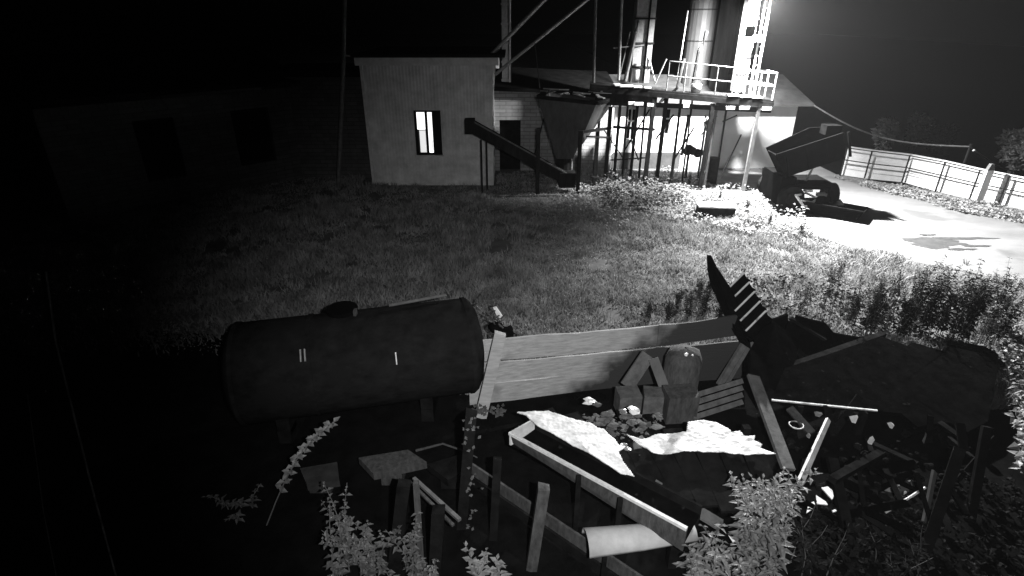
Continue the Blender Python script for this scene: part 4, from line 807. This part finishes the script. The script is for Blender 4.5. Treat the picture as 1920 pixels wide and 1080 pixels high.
k = MB(); k.slab([P(1440, 604, 9.3), P(1478, 590, 9.3), P(1478, 604, 9.3), P(1492, 604, 9.3), P(1494, 592, 9.3), P(1520, 600, 9.3), P(1548, 606, 9.3), P(1566, 626, 9.3), P(1600, 632, 9.3), P(1655, 640, 9.3), P(1560, 690, 8.9), P(1450, 705, 8.5)], (0, .06, 0)); one('felt_sheet', k, M_tar, 'ragged black felt sheet hanging behind the black roof panel', 'sheet')
k = MB(); k.slab([P(1780, 655, 9.35), P(1782, 640, 9.5), P(1850, 652, 9.3), P(1872, 664, 9.2), P(1868, 700, 8.8)], (.0, .06, 0)); one('felt_sheet', k, M_tar, 'folded corner of black felt at the right end of the roof panel', 'sheet')
k = MB(); k.slab([P(1392, 628, 8.75), P(1452, 604, 9.0), P(1500, 640, 8.9), P(1475, 745, 7.4), P(1420, 770, 7.2), P(1396, 730, 7.9)], (0, .04, 0)); one('felt_sheet', k, M_tar, 'dark felt draped between the plank wall end and the roof panel', 'sheet')
# plank leaning across
one('long_plank', MB().beam(P(1412, 705, 7.35), P(1478, 880, 5.75), .2, .05, (.2, -1, .6)), M_wood_g, 'broad grey plank leaning down between the white sheet and the black roof', 'plank')
one('pale_stake', MB().beam(P(1553, 787, 6.6), P(1500, 905, 5.5), .07, .04, (0, -1, .5), 1.2), M_wood_l, 'bright thin stake leaning below the black roof panel', 'stake')
one('dark_plank', MB().beam(P(1480, 765, 6.9), P(1522, 812, 6.5), .12, .04, (0, -1, 1)), M_wood, 'short dull plank under the black roof edge', 'plank')
k = MB(); c = G(1493, 797, .5); k.tube([c + V(math.cos(t) * .1, math.sin(t) * .09, 0) for t in [i * 2 * math.pi / 18 for i in range(19)]], .012, 6, cap=False); one('metal_ring', k, M_gal, 'small pale ring lying under the black roof panel', 'ring')
for i, (px, py, w_, h_, lb_) in enumerate([(1597, 792, .1, .08, 'white scrap chip right of the bright stake'), (1628, 832, .09, .09, 'white scrap chip lowest right of the bright stake'), (1513, 820, .07, .03, 'small white chip near the pale ring'), (1529, 780, .1, .03, 'thin white sliver above the bright stake'), (1668, 802, .07, .05, 'dim white chip farthest right under the roof panel'), (1731, 830, .03, .14, 'thin upright white chip near the vertical grey board')]):
    p = P(px, py, 6.2); one('white_chip', MB().slab([p, p + V(w_ * .6, 0, -.02), p + V(w_ * random.uniform(.7, 1.1), .02, h_ * random.uniform(.3, .6)), p + V(w_ * random.uniform(.3, .8), .02, h_), p + V(random.uniform(-.03, .03), .02, h_ * .7)], (0, .03, .01)), M_rag if i in (0, 1, 4) else M_gal, lb_, 'scrap', 'white scraps under the black roof')
zc = .35
for i, (poly, lb_) in enumerate([([(1540, 914), (1552, 912), (1572, 928), (1560, 936)], 'upper white torn sheet piece among the lower rubbish'), ([(1530, 928), (1548, 940), (1552, 946), (1532, 944)], 'middle white torn sheet piece among the lower rubbish'), ([(1516, 944), (1526, 940), (1530, 950), (1512, 962)], 'lower white torn sheet piece nearest the nettles'), ([(1560, 957), (1570, 953), (1572, 957), (1562, 960)], 'tiny white piece below the torn sheet pieces')]):
    k = MB(); k.slab([G(*p, zc) for p in poly], (0, 0, -.015)); one('torn_sheet', k, M_rag, lb_, 'scrap', 'torn white pieces low in the junk')
one('grey_board', MB().slab([P(1592, 950, 5.6), P(1600, 945, 5.7), P(1712, 900, 5.9), P(1716, 915, 5.8), P(1640, 960, 5.5), P(1596, 965, 5.5)], (0, .04, -.02)), M_wood_g, 'wide dull board low down beside the torn sheet pieces', 'board')
one('pale_lath', MB().beam(P(1660, 961, 5.3), P(1735, 914, 5.5), .025, .02, (0, -1, .5)), M_wood_l, 'thin bright lath leading up to the vertical board', 'lath')
one('grey_board', MB().beam(P(1752, 884, 5.55), P(1733, 980, 5.1), .125, .03, (.3, -1, 0)), M_gal, 'short upright grey board at the lower right', 'board')
for i, (px, py, px2, py2, Y, w_, lb_) in enumerate([(1800, 840, 1720, 1079, 5.4, .12, 'dark slanting stake at the lower right'), (1850, 800, 1800, 1079, 5.8, .1, 'dark stake farthest right beside the leafy weeds'), (1560, 860, 1590, 1000, 5.6, .12, 'dark stake under the left half of the roof panel'), (1650, 850, 1560, 900, 5.9, .1, 'dark crossing stick under the roof panel')]):
    one('dark_stake', MB().beam(P(px, py, Y), P(px2, py2, Y - .8), w_, .08), M_wood_d, lb_, 'stake', 'dark stakes under the roof panel')
for i in range(26):
    px, py = random.uniform(1470, 1850), random.uniform(810, 1000); p = G(px, py, random.uniform(.1, .5)); a = random.uniform(0, 3.14); l = random.uniform(.35, 1.0)
    q = p + V(math.cos(a) * l, math.sin(a) * l * .6, random.uniform(-.1, .45)); one('broken_board', MB().beam(p, q, random.uniform(.05, .14), .025, (random.uniform(-.4, .4), -.6, 1), 1, .02), random.choice([M_wood_d, M_wood_d, M_tar]), 'dark broken board in the tangle under the black roof panel', 'board', 'broken boards under the black roof panel')
for i, (a, b, w_, lb_) in enumerate([((1470, 640, 9.0), (1535, 700, 8.4), .12, 'dark board on the felt at the upper left of the roof panel'), ((1560, 655, 9.2), (1720, 720, 8.3), .1, 'dark batten lying along the middle of the roof panel'), ((1700, 660, 9.3), (1840, 735, 8.1), .12, 'dark batten lying on the right part of the roof panel'), ((1650, 626, 9.5), (1600, 700, 8.4), .08, 'short dark stick crossing the ridge beam'), ((1800, 648, 9.4), (1885, 690, 8.9), .1, 'dark board over the right corner of the roof panel'), ((1590, 720, 8.0), (1560, 800, 6.9), .07, 'dark lath hanging over the front edge of the roof panel'), ((1480, 600, 9.3), (1545, 640, 9.0), .1, 'board end sticking out at the felt notch')]):
    one('broken_board', MB().beam(P(*a) + V(0, 0, .05), P(*b) + V(0, 0, .05), w_, .05, (0, 0, 1), 1, .03), M_wood_d, lb_, 'board', 'boards on the black roof panel')
k = MB()
for i in range(150): p = G(random.uniform(1460, 1860), random.uniform(800, 1010), random.uniform(.02, .3)); k.rock(p, random.uniform(.02, .07))
tag(k.build('rubbish', M_wood_d), 'dark rubbish heaped under the black roof panel', 'rubbish', kind='stuff')
# plank on right of trough, curved sheet
one('side_plank', MB().beam(G(1225, 908, .75), G(1352, 985, .6), .17, .03), M_wood_g, 'grey plank lying between the trough and the nettles', 'plank')
c0 = G(1098, 1022, .55); c1 = G(1300, 1000, .55); dd = (c1 - c0).normalized(); n2 = V(-dd.y, dd.x, 0); k = MB(); vs = []; n_ = 18
for j, (c, r_) in enumerate(((c0, .185), (c0.lerp(c1, .5), .165), (c1, .12))):
    for i in range(n_ + 1):
        a = math.pi * (1.02) * i / n_ - .1; vs.append(c + n2 * (math.cos(a) * r_) + V(0, 0, math.sin(a) * r_))
fs = [(j * (n_ + 1) + i, j * (n_ + 1) + i + 1, (j + 1) * (n_ + 1) + i + 1, (j + 1) * (n_ + 1) + i) for j in range(2) for i in range(n_)]
cs = one('curved_sheet', k.add(vs, fs), mat('dull_zinc', .4, .2, 5, .6, 0, .1), 'rolled pale metal sheet open at its left end at the bottom', 'sheet', smooth=True)
md = cs.modifiers.new('thick', 'SOLIDIFY'); md.thickness = .012
for q_, lb_ in ((c0 + V(.25, 0, -.05), 'left'), (c1 + V(-.2, 0, -.05), 'right')): one('sheet_prop', MB().beam(q_, (q_.x, q_.y, 0), .1, .1), M_wood_d, 'dark post under the ' + lb_ + ' end of the rolled pale sheet', 'post')
# lower planks and stakes
nf = thing('low_fence', (0, 5, 0), 'broken low plank fence slanting down to the bottom centre', 'fence')
l0 = G(872, 880, .25); l1 = G(1210, 1110, .25)
MB().beam(l0 + V(0, 0, .1), l1 + V(0, 0, .1), .03, .2).build('plank', M_wood, nf); MB().beam(l0 + V(.0, .02, -.15), l1 + V(0, .02, -.15), .03, .16).build('plank', M_wood_d, nf)
for (px, py, px2, py2, w_, m_) in ((1020, 912, 996, 1062, .13, M_wood), (933, 858, 925, 1005, .1, M_wood_d), (884, 772, 866, 985, .13, M_wood_d)):
    b_ = G(px2, py2); MB().beam(b_ + V(0, -.03, 0), P(px, py, b_.y + .05), w_, .1, jag=.03).build('post', m_, nf)
k = MB()
for i in range(45):
    p = G(882, 985).lerp(P(884, 772, G(866, 985).y + .05), random.random()) + V(random.gauss(0, .05), -.06 + random.gauss(0, .04), 0); a = random.uniform(0, 6.28); k.leaf(p, V(math.cos(a), -.5, math.sin(a)).normalized(), V(0, -1, .3).normalized(), .06, .04)
one('climbing_vine', k, M_leaf_d, 'dark vine climbing the post below the plank wall corner', 'vine')
k = MB()
for i in range(50):
    p = P(random.uniform(885, 945), random.uniform(762, 776), 7.3); a = random.uniform(0, 6.28); k.leaf(p, V(math.cos(a), -.3, math.sin(a)).normalized(), V(0, -1, .3).normalized(), .09, .06)
one('dry_leaves', k, M_leaf_d, 'dry dark leaves caught at the plank wall corner', 'leaves')
for (px, py, px2, py2, w_, m_, lb_) in ((758, 905, 738, 1075, .14, M_wood_d, 'dark thick stake among the grey weeds'), (780, 905, 790, 1060, .06, M_wood, 'thin stake just right of the dark thick stake'), (822, 955, 815, 1090, .14, M_wood_d, 'dark stake between the grey weeds and the low fence')):
    b_ = G(px2, py2); one('wooden_stake', MB().beam(b_, P(px, py, b_.y + .1), w_, w_, jag=.02), m_, lb_, 'stake', 'stakes at the bottom left of the junk')
one('split_rail', MB().beam(P(776, 897, 5.4), P(862, 975, 4.7), .045, .04), M_wood_g, 'thin split rail slanting right from the dark stake', 'rail')
one('split_rail', MB().beam(P(768, 903, 5.4), P(850, 985, 4.7), .035, .03), M_wood, 'darker split rail just below the other slanting rail', 'rail')
# slabs
for (pts_, z, lb_, m_) in (([(672, 858), (765, 843), (800, 866), (700, 888)], .35, 'flat grey slab lying below the tank', M_wood), ([(562, 878), (632, 866), (636, 900), (575, 908)], .25, 'smaller dim slab left of the flat grey slab', M_stem2), ([(800, 870), (868, 850), (880, 880), (840, 900)], .3, 'dark slab between the flat slab and the vine post', M_wood_d)):
    k = MB(); k.slab([G(*p, z) for p in pts_], (0, 0, -.12)); k.box(sum([G(*p, z) for p in pts_], V(0, 0, 0)) / 4 - V(0, 0, .06 + z / 2), (.3, .25, z - .1)); one('stone_slab', k, m_, lb_, 'slab')
k = MB(); k.tube([P(780, 845, 6.3), P(830, 832, 6.3), P(868, 845, 6.2), P(895, 858, 6.1)], .02, 6, .01); one('dead_branch', k, M_wood, 'thin dead branch arching over the dark slab', 'branch')
# cable at the left
pts = [P(82, 510, 4.2), P(100, 640, 4.0), P(130, 760, 3.9), P(165, 900, 3.8), P(215, 1085, 3.6), P(240, 1180, 3.5)]
one('hanging_cable', MB().tube(pts, .022, 6), M_cable, 'dim rough cable hanging down the left side of the picture', 'cable')
pts = [P(50, 740, 4.2), P(80, 960, 4.0), P(105, 1085, 3.9)]
one('hanging_cable', MB().tube(pts, .01, 6), M_cable, 'very faint thinner cable at the lower left edge', 'cable')
# ================================================================ night haze
hz = MB().box((8, 22, 5.5), (100, 70, 14)); hm = bpy.data.materials.new('haze'); hm.use_nodes = True; n = hm.node_tree.nodes; n.remove(n['Principled BSDF'])
pv = n.new('ShaderNodeVolumePrincipled'); pv.inputs['Color'].default_value = (.9, .9, .9, 1); pv.inputs['Density'].default_value = 0.00028; pv.inputs['Anisotropy'].default_value = .3
hm.node_tree.links.new(pv.outputs[0], n['Material Output'].inputs['Volume'])
ho = hz.build('haze', hm); ho['kind'] = 'stuff'; ho['label'] = 'thin night haze glowing near the floodlight'
